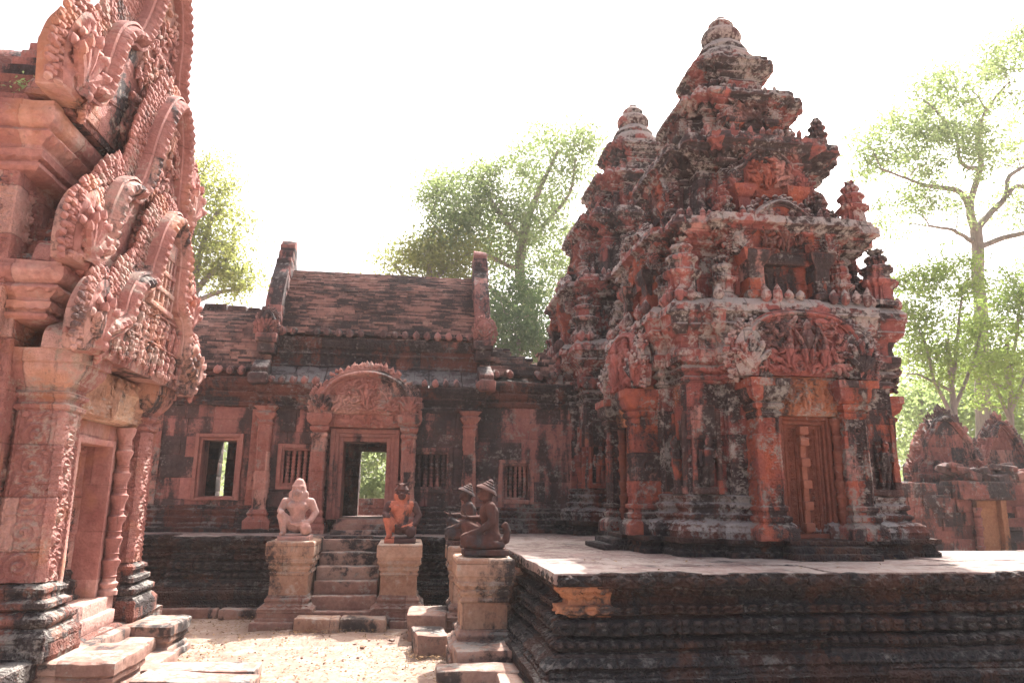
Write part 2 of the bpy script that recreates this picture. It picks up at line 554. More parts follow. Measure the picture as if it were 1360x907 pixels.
M['frame'] = stone('plain_frame_sandstone', (.40, .20, .165), (.30, .135, .112), black=.42, pale=.22, carve=0, bump=.4, joint=0, blocks=(3, 3), streak=.2)
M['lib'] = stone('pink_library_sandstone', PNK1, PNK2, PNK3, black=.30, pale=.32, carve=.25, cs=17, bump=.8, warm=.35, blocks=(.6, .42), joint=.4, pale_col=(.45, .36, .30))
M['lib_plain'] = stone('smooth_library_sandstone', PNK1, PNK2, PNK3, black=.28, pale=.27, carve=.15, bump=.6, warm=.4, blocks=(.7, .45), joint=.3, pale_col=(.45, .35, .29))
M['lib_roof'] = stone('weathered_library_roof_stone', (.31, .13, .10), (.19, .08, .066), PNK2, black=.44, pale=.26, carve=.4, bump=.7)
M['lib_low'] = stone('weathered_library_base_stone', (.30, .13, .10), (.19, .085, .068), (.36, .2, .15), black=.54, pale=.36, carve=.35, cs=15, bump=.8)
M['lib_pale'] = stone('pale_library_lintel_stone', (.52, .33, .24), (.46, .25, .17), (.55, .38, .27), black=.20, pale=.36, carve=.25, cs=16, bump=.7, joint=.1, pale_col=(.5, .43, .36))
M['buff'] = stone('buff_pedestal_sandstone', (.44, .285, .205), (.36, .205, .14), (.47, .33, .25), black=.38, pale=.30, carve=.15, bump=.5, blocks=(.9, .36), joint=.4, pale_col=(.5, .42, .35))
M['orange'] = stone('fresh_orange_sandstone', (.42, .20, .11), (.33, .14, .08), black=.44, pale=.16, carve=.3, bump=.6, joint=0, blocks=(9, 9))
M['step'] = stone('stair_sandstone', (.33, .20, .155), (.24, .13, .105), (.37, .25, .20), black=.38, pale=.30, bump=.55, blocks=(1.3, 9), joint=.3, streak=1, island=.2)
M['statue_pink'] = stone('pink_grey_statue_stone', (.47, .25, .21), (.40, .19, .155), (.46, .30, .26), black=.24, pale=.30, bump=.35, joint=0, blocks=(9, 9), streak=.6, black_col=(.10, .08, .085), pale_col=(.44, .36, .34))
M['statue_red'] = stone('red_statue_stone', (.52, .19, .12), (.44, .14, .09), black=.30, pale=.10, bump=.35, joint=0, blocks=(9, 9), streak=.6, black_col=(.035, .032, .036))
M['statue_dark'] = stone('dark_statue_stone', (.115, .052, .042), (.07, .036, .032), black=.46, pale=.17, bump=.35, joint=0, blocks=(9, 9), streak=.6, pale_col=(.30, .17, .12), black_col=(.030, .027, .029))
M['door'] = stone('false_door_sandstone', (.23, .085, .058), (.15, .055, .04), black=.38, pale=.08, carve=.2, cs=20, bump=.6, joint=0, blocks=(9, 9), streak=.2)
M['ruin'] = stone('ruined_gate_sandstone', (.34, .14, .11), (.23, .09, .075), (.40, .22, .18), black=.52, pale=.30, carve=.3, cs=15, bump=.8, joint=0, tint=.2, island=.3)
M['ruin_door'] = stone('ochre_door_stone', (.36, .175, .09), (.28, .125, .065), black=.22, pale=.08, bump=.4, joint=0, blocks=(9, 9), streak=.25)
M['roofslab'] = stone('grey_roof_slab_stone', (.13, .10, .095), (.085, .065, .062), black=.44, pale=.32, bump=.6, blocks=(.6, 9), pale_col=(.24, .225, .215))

def brick_mat():
    k = NT('mossy_roof_brick')
    pos = k.n("ShaderNodeNewGeometry").outputs["Position"]
    ri = k.n("ShaderNodeNewGeometry").outputs["Random Per Island"]
    n = k.noise(pos, 1.5, 8, .66)
    n3 = k.noise(pos, 26, 5, .65)
    c = k.mix(k.mr(ri, 0, 1), (.33, .185, .15), (.17, .10, .086))
    c = k.mix(k.mr(k.noise(pos, 5, 6, .6), .52, .66, 0, .6), c, (.46, .30, .25))
    m = k.math('ADD', k.math('MULTIPLY', n, .75), k.math('ADD', k.math('MULTIPLY', n3, .2), k.math('MULTIPLY', ri, .16)))
    c = k.mix(k.mr(m, .46, .60, 0, .92), c, (.035, .030, .030))
    c = k.mix(k.mr(n3, .60, .75, 0, .55), c, (.27, .245, .22))
    k.l(c, k.b.inputs["Base Color"])
    k.b.inputs["Roughness"].default_value = .92
    bp = k.n("ShaderNodeBump"); bp.inputs["Strength"].default_value = .6; bp.inputs["Distance"].default_value = .02
    k.l(n3, bp.inputs["Height"]); k.l(bp.outputs[0], k.b.inputs["Normal"])
    return k.m
M['brick'] = brick_mat()

def ground_mat():
    k = NT('sandy_ground')
    pos = k.n("ShaderNodeNewGeometry").outputs["Position"]
    n = k.noise(pos, .7, 8, .62); n2 = k.noise(pos, 5, 8, .7); n3 = k.noise(pos, 38, 6, .7); n4 = k.noise(pos, 140, 3, .6)
    c = k.mix(k.mr(n, .35, .65), (.37, .275, .22), (.24, .155, .125))
    c = k.mix(k.mr(n2, .48, .64, 0, .8), c, (.45, .37, .30))
    c = k.mix(k.mr(n3, .50, .66, 0, .75), c, (.25, .165, .125))
    c = k.mix(k.mr(n4, .58, .75, 0, .5), c, (.54, .45, .37))
    k.l(c, k.b.inputs["Base Color"])
    k.b.inputs["Roughness"].default_value = .95
    k.b.inputs["Specular IOR Level"].default_value = .15
    h = k.math('ADD', k.math('MULTIPLY', n2, .5), k.math('ADD', k.math('MULTIPLY', n3, .5), k.math('MULTIPLY', n4, .25)))
    bp = k.n("ShaderNodeBump"); bp.inputs["Strength"].default_value = .75; bp.inputs["Distance"].default_value = .03
    k.l(h, bp.inputs["Height"]); k.l(bp.outputs[0], k.b.inputs["Normal"])
    return k.m
M['ground'] = ground_mat()

def leaf_mat(name, a, b, trans=.5):
    k = NT(name)
    g = k.n("ShaderNodeNewGeometry")
    c = k.mix(g.outputs["Random Per Island"], a, b)
    c = k.mix(k.mr(k.noise(g.outputs["Position"], .5, 3, .5), .35, .65, 0, .6), c, tuple(q * .6 for q in a))
    d = k.n("ShaderNodeBsdfDiffuse"); t = k.n("ShaderNodeBsdfTranslucent")
    k.l(c, d.inputs["Color"])
    c2 = k.mix(1.0, c, (1.25, 1.3, .7), 'MULTIPLY')
    k.l(c2, t.inputs["Color"])
    mx = k.n("ShaderNodeMixShader"); mx.inputs[0].default_value = trans
    k.l(d.outputs[0], mx.inputs[1]); k.l(t.outputs[0], mx.inputs[2])
    k.l(mx.outputs[0], k.out.inputs["Surface"])
    return k.m
M['leaf_bright'] = leaf_mat('bright_leaves', (.27, .34, .15), (.20, .27, .12), .6)
M['leaf_mid'] = leaf_mat('mid_green_leaves', (.31, .37, .26), (.24, .30, .21), .65)
M['leaf_olive'] = leaf_mat('olive_leaves', (.32, .33, .17), (.25, .27, .14), .65)
M['leaf_dark'] = leaf_mat('dark_leaves', (.14, .20, .13), (.11, .16, .11), .5)
M['dry'] = leaf_mat('dry_leaves', (.36, .24, .14), (.12, .068, .04), .15)

def bark_mat():
    k = NT('grey_bark')
    pos = k.n("ShaderNodeNewGeometry").outputs["Position"]
    mp = k.n("ShaderNodeMapping"); k.l(pos, mp.inputs[0]); mp.inputs["Scale"].default_value = (1, 1, .25)
    n = k.noise(mp.outputs[0], 7, 7, .65)
    c = k.mix(k.mr(n, .35, .65), (.30, .26, .23), (.17, .145, .13))
    k.l(c, k.b.inputs["Base Color"]); k.b.inputs["Roughness"].default_value = .95
    bp = k.n("ShaderNodeBump"); bp.inputs["Strength"].default_value = .6; bp.inputs["Distance"].default_value = .05
    k.l(n, bp.inputs["Height"]); k.l(bp.outputs[0], k.b.inputs["Normal"])
    return k.m
M['bark'] = bark_mat()

def darken_limbs(m):
    """the dark patina on the arms and lower body of the second guardian"""
    t = m.node_tree
    b = t.nodes["Principled BSDF"]
    src = b.inputs["Base Color"].links[0].from_socket
    tc = t.nodes.new("ShaderNodeTexCoord"); sx = t.nodes.new("ShaderNodeSeparateXYZ")
    t.links.new(tc.outputs["Object"], sx.inputs[0])
    def mt(op, a, b_=None):
        x = t.nodes.new("ShaderNodeMath"); x.operation = op; x.use_clamp = op in ('MAXIMUM',)
        for i, v in enumerate((a, b_)):
            if v is None: continue
            if isinstance(v, float): x.inputs[i].default_value = v
            else: t.links.new(v, x.inputs[i])
        return x.outputs[0]
    nz = t.nodes.new("ShaderNodeTexNoise"); nz.inputs["Scale"].default_value = 14; t.links.new(tc.outputs["Object"], nz.inputs["Vector"])
    w = mt('MULTIPLY', mt('SUBTRACT', nz.outputs[0], .5), .12)
    arm = mt('GREATER_THAN', mt('ADD', mt('ABSOLUTE', sx.outputs[0]), w), .165)
    upper = mt('GREATER_THAN', sx.outputs[2], .36)
    kn = mt('MULTIPLY', mt('LESS_THAN', mt('ADD', sx.outputs[2], w), .24), mt('GREATER_THAN', sx.outputs[0], -.09))
    head = mt('GREATER_THAN', mt('ADD', sx.outputs[2], w), .70)
    right = mt('GREATER_THAN', sx.outputs[0], .1)
    f = mt('MAXIMUM', mt('MAXIMUM', mt('MULTIPLY', arm, mt('MAXIMUM', upper, right)), kn), head)
    mx = t.nodes.new("ShaderNodeMix"); mx.data_type = 'RGBA'
    t.links.new(mt('MULTIPLY', f, .88), mx.inputs[0]); t.links.new(src, mx.inputs[6]); mx.inputs[7].default_value = (.05, .045, .05, 1)
    t.links.new(mx.outputs[2], b.inputs["Base Color"])
darken_limbs(M['statue_red'])
# ------------------------------------------------------------------ shared carved pieces
ER = [(.010, 2.6), (.005, 11.0)]          # erosion: (metres, cycles per metre)
ER1 = [(.006, 2.6), (.003, 11.0)]
ER2 = [(.011, 1.7), (.008, 6.0), (.004, 21.0)]

def catmull(pts, ds):
    p = np.array(pts, float)
    p = np.concatenate([[2 * p[0] - p[1]], p, [2 * p[-1] - p[-2]]])
    out = []
    for i in range(1, len(p) - 2):
        k = max(2, int(np.linalg.norm(p[i + 1] - p[i]) / ds))
        for f in np.arange(k) / k:
            a, b, c, d = p[i - 1], p[i], p[i + 1], p[i + 2]
            out.append(.5 * ((2 * b) + (c - a) * f + (2 * a - 5 * b + 4 * c - d) * f * f + (3 * b - a - 3 * c + d) * f ** 3))
    out.append(p[-2])
    return np.array(out)

def arch_curve(half, ds=.03):
    """half: (t, z) from the foot of the arch to its top at t = 0; gives the whole arch from left foot to right foot"""
    full = [(-t, z) for t, z in half] + [(t, z) for t, z in half[::-1][1:]]
    return catmull(full, ds)

def curve_normals(c):
    d = np.gradient(c, axis=0)
    d /= np.maximum(np.linalg.norm(d, axis=1, keepdims=True), 1e-9)
    return np.stack([-d[:, 1], d[:, 0]], 1), d

def slab(mb, c, cz, y_front, thick, fn=None, rows=14):
    """solid panel bounded by the arch c and its base line; front face at y_front with relief fn(X, Z)"""
    cen = np.array([0.0, cz])
    foot = np.stack([np.linspace(c[-1, 0], c[0, 0], 24), np.linspace(c[-1, 1], c[0, 1], 24)], 1)[1:-1]
    ring = np.concatenate([c, foot])
    f = np.linspace(0, 1, rows + 1)
    G = cen + (ring - cen)[:, None] * f[None, :, None]
    hh = 0 if fn is None else fn(G[..., 0], G[..., 1]) * np.clip((1 - f) / .12, 0, 1)[None]
    P = np.stack([G[..., 0], np.full(G.shape[:2], y_front) - hh, G[..., 1]], -1)
    mb.grid(P, wrap=True, flip=True)
    k = max(2, int(thick / .04))
    g = np.linspace(0, 1, k + 1)
    S = np.stack([np.repeat(ring[:, :1], k + 1, 1), y_front + thick * np.repeat(g[None], len(ring), 0), np.repeat(ring[:, 1:], k + 1, 1)], -1)
    mb.grid(S, wrap=True, flip=True)
    B = np.stack([G[..., 0], np.full(G.shape[:2], y_front + thick), G[..., 1]], -1)
    mb.grid(B, wrap=True)

def band(mb, c, y, w, h, per=.05, back=.02, side=0.0):
    """the serpent-bodied arch: a ridged band with scales, following the curve c"""
    nn, _ = curve_normals(c)
    x = np.array([-1, -1, -.78, -.72, -.35, 0, .35, .72, .78, 1, 1.0]) * w / 2
    o = np.array([-back / h, .55, .62, .35, .85, 1.0, .85, .35, .62, .55, -back / h]) * h
    s = np.concatenate([[0], np.cumsum(np.linalg.norm(np.diff(c, axis=0), axis=1))])
    mod = np.abs(np.sin(s / per * math.pi))
    O = o[None] + np.where((np.abs(x) < w * .3)[None], mod[:, None] * h * .22, 0)
    P = np.stack([c[:, 0:1] + nn[:, 0:1] * (x[None] + side), y - O, c[:, 1:2] + nn[:, 1:2] * (x[None] + side)], -1)
    mb.grid(P)

def flames(mb, c, y, size, rng, gap=.055, depth=.06, keep=1.0, rows=2, lean=.35):
    nn, dd = curve_normals(c)
    s = np.concatenate([[0], np.cumsum(np.linalg.norm(np.diff(c, axis=0), axis=1))])
    C, S, D = [], [], []
    for r in range(rows):
        g = gap * (1 + .25 * r)
        for q in np.arange(g * .5 * (1 + r % 2), s[-1], g):
            if rng.random() > keep:
                continue
            i = int(np.searchsorted(s, q)); i = min(i, len(c) - 1)
            d = nn[i] * (1 - lean) + np.array([0, 1]) * lean
            L = size * rng.uniform(.75, 1.2) * (1.0 + .12 * r)
            off = L * .30 + r * size * .62
            C.append((c[i, 0] + nn[i, 0] * off, y + .012 * r + rng.uniform(-.008, .008), c[i, 1] + nn[i, 1] * off))
            S.append((g * 1.35, depth, L)); D.append((d[0] + rng.uniform(-.2, .2), rng.uniform(-.15, .15), d[1]))
    mb.lumps(C, S, D)

def foliage_relief(mb, inside, bounds, y, n, rng, size=(.03, .07), depth=.04):
    C, S, D = [], [], []
    x0, x1, z0, z1 = bounds
    while len(C) < n:
        x, z = rng.uniform(x0, x1), rng.uniform(z0, z1)
        if not inside(x, z):
            n -= .3
            continue
        q = rng.uniform(*size)
        a = 3 * math.sin(x * 9 + z * 5) + rng.uniform(-.6, .6)
        C.append((x, y - rng.uniform(-.005, depth * .4), z)); S.append((q * .75, depth * rng.uniform(.6, 1.3), q * rng.uniform(1.0, 1.7)))
        D.append((math.cos(a), 0, math.sin(a)))
    mb.lumps(C, S, D)

def little_figure(mb, x, z, y, h):
    """a carved little person: legs, trunk, head, arms, as lumps of relief"""
    w = h * .22
    mb.lumps([(x - w * .4, y, z + h * .22), (x + w * .4, y, z + h * .22), (x, y - .008, z + h * .55), (x, y - .012, z + h * .86), (x - w * .9, y, z + h * .6), (x + w * .9, y, z + h * .55)],
             [(w * .7, w, h * .5), (w * .7, w, h * .5), (w * 1.5, w * 1.2, h * .5), (w * 1.0, w * 1.1, h * .28), (w * .5, w * .7, h * .4), (w * .5, w * .7, h * .4)],
             [(.1, 0, -1), (-.1, 0, -1), (0, 0, -1), (0, 0, 1), (-.5, 0, 1), (.6, 0, 1)])

def naga_end(mb, x, z, y, sx, h, rng):
    """many-headed serpent at the foot of an arch: a thick leaf-shaped block covered in crests; sx = -1 left, 1 right"""
    c = arch_curve([(.24 * h, 0), (.33 * h, .28 * h), (.32 * h, .58 * h), (.18 * h, .88 * h), (0, h)], .025)
    cl = clutter(9 / h, rng.randrange(50))
    m0 = mb.M
    mb.M = (np.eye(4) if m0 is None else m0) @ np.array(Matrix.Translation((x + sx * .05 * h, 0, z)))
    slab(mb, c, .38 * h, y, .26 * h, lambda X, Z: cl(X, Z) * .06 * h, 14)
    nn, _ = curve_normals(c)
    flames(mb, c + nn * .01, y + .03 * h, .085 * h, rng, .055 * h, .10 * h, .92, 3, .2)
    for i, a in enumerate(np.linspace(-48, 48, 5)):
        a = rad(a)
        L = h * (.70 - .085 * abs(i - 2))
        d = (math.sin(a), math.cos(a))
        hx, hz = d[0] * L * .72, .16 * h + d[1] * L * .72
        mb.tube([(0, y - .02 * h, .18 * h), (d[0] * L * .4, y - .07 * h, .16 * h + d[1] * L * .42), (hx, y - .10 * h, hz)], [h * .075, h * .07, h * .055], 8)
        mb.lumps([(hx, y - .12 * h, hz + .01), (hx + d[0] * h * .09, y - .07 * h, hz + d[1] * h * .09)], [(h * .13, h * .15, h * .17), (h * .15, h * .09, h * .12)], [(d[0], -.5, d[1]), (d[0], 0, d[1])])
    C, S, D = [], [], []
    for k in range(90):
        a, r = rad(rng.uniform(-70, 70)), h * rng.uniform(.05, .55)
        q = h * rng.uniform(.035, .07)
        px_, pz_ = math.sin(a) * r * .6, .12 * h + math.cos(a) * r
        C.append((px_, y - .04 * h, pz_)); S.append((q, q * 1.3, q * 1.4)); D.append((rng.uniform(-1, 1), 0, 1))
    mb.lumps(C, S, D)
    mb.M = m0

def pediment(parent, T, half, y, thick, fw, mats, rng, flame=.12, tymp=None, rel=.03, keep=1.0, nagas=True, base_z=None, naga_h=.45, gap=.055, frows=3, naga_mat=None):
    mt, mf, ml = mats
    c = arch_curve(half, .025)
    cz = c[0, 1] + (c[:, 1].max() - c[0, 1]) * .25
    mb = MB(T)
    cl = clutter(11, rng.randrange(99))
    slab(mb, c * 1.0, cz, y, thick, (lambda X, Z: cl(X, Z) * rel))
    if tymp:
        tymp(mb)
    p = mb.build('pediment', mt, parent, [(.006, 4.0)])
    fb = MB(T)
    band(fb, c, y - .01, fw, fw * .62, per=fw * .42)
    fo = fb.build('arch_frame', mf, p, [(.006, 4.0)])
    lb = MB(T)
    nn, _ = curve_normals(c)
    co = c + nn * fw * .45
    flames(lb, co, y + .03, flame * .62, rng, gap * .85, .075, keep, frows)
    lb.build('flame_border', ml, p, [(.006, 5.0)])
    if nagas:
        for sx in (-1, 1):
            nb = MB(T)
            naga_end(nb, sx * half[0][0], half[0][1] - .02, y - .05, sx, naga_h, rng)
            nb.build('naga_figure', naga_mat or mf, p, [(.008, 6.0)])
    return p

def redent(a, b, e, c=None, e2=0.0):
    """square of half width a with a projection of half width b (and a second one c) on every side, counter-clockwise"""
    side = [(-a, -a), (-b, -a), (-b, -a - e)]
    if c:
        side += [(-c, -a - e), (-c, -a - e - e2), (c, -a - e - e2), (c, -a - e)]
    side += [(b, -a - e), (b, -a)]
    out = []
    for k in range(4):
        q = k * math.pi / 2
        out += [(x * math.cos(q) - y * math.sin(q), x * math.sin(q) + y * math.cos(q)) for x, y in side]
    return out

def rect(x0, x1, y0, y1):
    return [(x0, y0), (x1, y0), (x1, y1), (x0, y1)]

def colonette(mb, x, y, z0, z1, r=.055):
    pr = [(r * 1.25, z0), (r * 1.3, z0 + .04), (r, z0 + .07)]
    n = 7
    for i in range(n):
        a = z0 + .07 + (z1 - z0 - .14) * (i + .15) / n
        b = z0 + .07 + (z1 - z0 - .14) * (i + .85) / n
        q = (b - a)
        pr += [(r * 1.2, a - .012), (r * 1.25, a + .01), (r * .9, a + .03), (r * .86, a + q * .45), (r * 1.02, a + q * .5), (r * .86, a + q * .55), (r * .9, b - .01)]
    pr += [(r * 1.25, z1 - .05), (r * 1.3, z1)]
    mb.lathe(pr, (x, y, 0), 16)

def face_scroll(w, d, H, am, border=.02, wd=None):
    """scroll bands for the faces of a rectangular pillar w wide and d deep, H high"""
    def f(s, q):
        Z = q * H + s * 0
        s = s + q * 0
        out = np.zeros_like(s)
        for lo, ww in ((0, w), (w, d), (w + d, w), (2 * w + d, d)):
            x = s - lo - ww / 2
            i = np.abs(x) < ww / 2
            inner = ww - 4 * border
            sc = scrolls(inner)(x, Z)
            h = np.where(np.abs(x) < inner / 2, sc, np.where(np.abs(x) < inner / 2 + border * .6, 0.1, .8 + .2 * np.sin(Z * 120)))
            out = np.where(i, h, out)
        return am * out
    return f

# ------------------------------------------------------------------ figures: blobs fused to one skin
_ico = None
def ico():
    global _ico
    if _ico is None:
        import bmesh
        bm = bmesh.new(); bmesh.ops.create_icosphere(bm, subdivisions=3, radius=1.0)
        bm.verts.ensure_lookup_table()
        _ico = (np.array([v.co[:] for v in bm.verts]), np.array([[v.index for v in f.verts] for f in bm.faces]))
        bm.free()
    return _ico

def fuse(name, items, mat, parent, voxel=.010, smooth=4, T=None):
    mb = MB(T)
    for it in items:
        if it[0] == 'e':
            V, F = ico()
            m = np.array(it[3].to_3x3()) if len(it) > 3 else np.eye(3)
            mb.add((V * np.array(it[2])) @ m.T + np.array(it[1]), None, F)
        else:
            pts, rr = it[1], it[2]
            c = np.array(pts, float)
            k = 8
            P, R_ = [], []
            for i in range(len(c) - 1):
                for f in np.arange(k) / k:
                    P.append(c[i] + f * (c[i + 1] - c[i])); R_.append(rr[i] + f * (rr[i + 1] - rr[i]))
            P.append(c[-1]); R_.append(rr[-1])
            V, F = ico()
            for p_, r_ in zip(P, R_):
                mb.add(V * r_ + p_, None, F)
    o = mb.build(name + '_raw', mat, None, angle=0)
    rm = o.modifiers.new('r', 'REMESH'); rm.mode = 'VOXEL'; rm.voxel_size = voxel; rm.use_smooth_shade = True
    if smooth:
        sm = o.modifiers.new('s', 'SMOOTH'); sm.iterations = smooth; sm.factor = .5
    dg = bpy.context.evaluated_depsgraph_get()
    me = bpy.data.meshes.new_from_object(o.evaluated_get(dg))
    old = o.data
    bpy.data.objects.remove(o)
    bpy.data.meshes.remove(old)
    me.name = name
    me.shade_smooth()
    me.materials.clear(); me.materials.append(mat)
    r = bpy.data.objects.new(name, me)
    COL.objects.link(r)
    r.parent = parent
    return r

def devata(mb, x, z, y, h, rng):
    """standing guardian in relief"""
    k = h
    mb.tube([(x - .06 * k, y, z + .03 * k), (x - .055 * k, y - .02, z + .28 * k), (x - .04 * k, y - .03, z + .5 * k)], [.05 * k, .06 * k, .09 * k], 10)
    mb.tube([(x + .06 * k, y, z + .03 * k), (x + .055 * k, y - .02, z + .28 * k), (x + .04 * k, y - .03, z + .5 * k)], [.05 * k, .06 * k, .09 * k], 10)
    mb.tube([(x, y - .02, z + .46 * k), (x, y - .03, z + .56 * k), (x, y - .03, z + .68 * k), (x, y - .02, z + .76 * k)], [.115 * k, .09 * k, .12 * k, .05 * k], 12)
    mb.tube([(x, y - .04, z + .76 * k), (x, y - .05, z + .82 * k), (x, y - .05, z + .88 * k), (x, y - .04, z + .93 * k), (x, y - .04, z + 1.0 * k)], [.045 * k, .07 * k, .075 * k, .05 * k, .02 * k], 12)
    for s in (-1, 1):
        mb.tube([(x + s * .13 * k, y - .02, z + .70 * k), (x + s * .17 * k, y - .03, z + .55 * k), (x + s * (.16 if s < 0 else .10) * k, y - .06, z + (.40 if s < 0 else .58) * k)], [.04 * k, .035 * k, .03 * k], 8)

# ------------------------------------------------------------------ the shrine tower
def make_tower(label, group, loc, sc):
    rng = random.Random(11)
    t = thing('shrine_tower', label, 'tower', loc, 0, group)
    t.scale = (sc, sc, sc)
    # --- plinth
    mb = MB()
    mb.sweep(redent(1.46, .98, .20), [(.0, .0), (.0, .05), (-.035, .075), (-.035, .115), (.01, .135), (.01, .185)], ds=.05, dp=.02, cap=True, cell=(.6, .3, .012))
    mb.build('plinth', M['black'], t, ER)
    # --- body
    mb = MB()
    path = redent(1.22, .80, .12)
    pr = [(.16, .165), (.17, .19), (.17, .25), (.155, .31), (.12, .345), (.06, .36), (.05, .375), (.075, .395), (.075, .425), (.03, .44), (.02, .47), (.055, .49), (.055, .53), (.015, .545), (.015, .575), (.035, .59), (.035, .615), (-.005, .63)]
    mb.sweep(redent(1.22, .80, .12, .345, -.16), pr, ds=.022, dp=.015, orn={3: petals(.16, .02), 2: petals(.16, .015), 7: beads(.05, .008), 11: beads(.06, .01)}, cell=(.42, 3, .014), seed=3)
    mb.build('moulded_base', M['tower_base'], t, ER)
    mb = MB()
    SIDE = 4 * .42 / 2 + .24 + 1.6
    strip = scrolls(.085); core = scrolls(.15)
    def piers(s, q):
        Z = q * 1.24 + s * 0
        u = (s + q * 0) % SIDE
        h = np.zeros_like(u)
        for c in (.21, SIDE - .21):
            x = u - c
            h = np.where(np.abs(np.abs(x) - .16) < .043, .022 * strip(np.abs(x) - .16, Z), h)
            h = np.where(np.abs(x) < .11, np.where(Z > .92, .03 * core(x, Z), -.012), h)
        mid = np.abs(u - SIDE / 2) < .78
        x = np.abs(u - SIDE / 2) - .69
        return np.where(mid & (np.abs(x) < .075), .022 * core(x, Z), h)
    mb.sweep(path, [(-.005, .62), (-.005, 1.86)], ds=.010, dp=.011, cell=(.44, .31, .03), seed=4, orn={0: piers})
    mb.build('wall', M['tower'], t, ER1)
    mb = MB()
    pr = [(-.005, 1.82), (.03, 1.84), (.03, 1.89), (.0, 1.905), (.0, 1.93), (.05, 1.95), (.06, 1.99), (.03, 2.02), (.03, 2.04), (.09, 2.08), (.10, 2.13), (.10, 2.18), (.05, 2.20), (.04, 2.27), (.06, 2.34), (.13, 2.41), (.15, 2.47), (.16, 2.56), (.18, 2.58), (.18, 2.68), (.10, 2.76), (-.1, 2.80)]
    mb.sweep(path, pr, ds=.025, dp=.018, orn={5: beads(.06, .018), 8: petals_dn(.11, .03), 13: beads(.09, .02), 15: petals_dn(.15, .045), 18: petals(.17, .03)}, cell=(.5, .35, .03), seed=6, cap=True)
    o = mb.build('cornice', M['tower_up'], t, ER1 + [(.010, .8)])
    # upright leaf stones along the cornice edge
    mb = MB()
    C, S, D = [], [], []
    for k in range(4):
        q = k * math.pi / 2
        for x in np.arange(-1.3, 1.31, .135):
            if rng.random() < .4:
                continue
            y = -1.36 - (.12 if abs(x) < .9 else 0)
            C.append((x * math.cos(q) - y * math.sin(q), x * math.sin(q) + y * math.cos(q), 2.80)); S.append((.13, .11, rng.uniform(.12, .24))); D.append((rng.uniform(-.1, .1), 0, 1))
    mb.lumps(C, S, D)
    mb.build('cornice_crest', M['tower_up'], t, ER2)
    # --- roof tiers
    tiers = [(.99, .62, .16, 2.74, 3.46, .27, 3.82), (.76, .50, .14, 3.78, 4.58, .24, 5.00), (.53, .37, .11, 4.96, 5.48, .19, 5.78), (.34, .24, .07, 5.74, 6.16, .15, 6.46)]
    for i, (a, b, e, z0, z1, co, z2) in enumerate(tiers):
        H = z2 - z1
        mb = MB()
        rib = lambda s, q: .030 * (((s + q * 0) / .15) % 1 < .5) + .012 * clutter(12, 5)(s + q * 0, q * .5 + s * 0)
        pr = [(.05, z0), (.055, z0 + .06), (.03, z0 + .09), (.03, z0 + .12), (.0, z0 + .14), (.0, z1 - .10), (.03, z1 - .08), (.03, z1 - .04), (.01, z1 - .02), (.01, z1),
              (co * .4, z1 + H * .08), (co * .45, z1 + H * .18), (co * .25, z1 + H * .2), (co * .35, z1 + H * .34), (co * .8, z1 + H * .5), (co * .95, z1 + H * .56), (co, z1 + H * .6), (co, z1 + H * .82), (co * .6, z1 + H * .92), (-.08, z2)]
        mb.sweep(redent(a, b, e), pr, ds=.025, dp=.02, orn={10: beads(.07, .022), 13: petals_dn(.13, .05), 16: petals(.15, .035), 17: petals(.15, .02), 4: rib, 0: beads(.1, .02)}, cell=(.33, .23, .028), seed=20 + i, cap=True)
        mb.build('roof_tier', M['tower_up'], t, ER1 + [(.010, 1.1)])
    # crests along every tier
    for (a, b, e, z0, z1, co, z2), n in zip(tiers[:3], (.085, .08, .07)):
        mb = MB()
        C, S, D = [], [], []
        R_ = a + co * .75
        for k in range(4):
            q = k * math.pi / 2
            for x in np.arange(-R_ + .05, R_, n):
                if rng.random() < .42:
                    continue
                y = -R_ - (e if abs(x) < b else 0) + .04
                C.append((x * math.cos(q) - y * math.sin(q), x * math.sin(q) + y * math.cos(q), z2 + .03)); S.append((n, n * .9, rng.uniform(.9, 1.9) * n)); D.append((rng.uniform(-.1, .1), 0, 1))
        mb.lumps(C, S, D)
        mb.build('cornice_crest', M['tower_up'], t, ER2)
    # --- lotus top and finial
    mb = MB()
    mb.lathe([(.36, 6.40), (.40, 6.46), (.42, 6.54), (.385, 6.64), (.33, 6.70), (.34, 6.74), (.31, 6.80), (.25, 6.86), (.20, 6.90)], n=40, lob=(14, .07))
    mb.build('lotus_crown', M['tower_up'], t, ER2)
    mb = MB()
    mb.lathe([(.20, 6.88), (.24, 6.91), (.275, 6.96), (.285, 7.02), (.26, 7.08), (.20, 7.12), (.165, 7.14), (.175, 7.18), (.18, 7.22), (.15, 7.26), (.10, 7.28), (.085, 7.31), (.07, 7.35), (.0, 7.37)], n=28)
    mb.build('finial', M['tower_up'], t, ER)
    # --- one face, towards -y in the tower's frame; the other three are copies
    parts = []
    Y = -1.22
    # porch pilasters
    for sx in (-1, 1):
        mb = MB()
        cx = sx * .49
        mb.sweep(rect(cx - .115, cx + .115, Y - .42, Y - .05), [(.085, .18), (.09, .21), (.09, .29), (.06, .335), (.03, .35), (.05, .37), (.05, .41), (.01, .43), (.01, .455), (.035, .475), (.035, .51), (.0, .53), (0, 1.42), (.02, 1.44), (.02, 1.48), (0, 1.49), (.045, 1.52), (.045, 1.56), (.015, 1.58), (.07, 1.63), (.09, 1.68), (.09, 1.72), (.11, 1.74), (.11, 1.82)],
                 ds=.010, dp=.010, orn={2: petals(.12, .02), 11: face_scroll(.23, .37, .89, .03), 18: petals_dn(.08, .015)}, cap=True, capn=3, cell=(3, .32, .03), seed=7 + sx)
        parts.append(mb.build('pilaster', M['tower_carved'], t, ER1))
        # guardian niche on the corner pier beside the porch
        nb = MB()
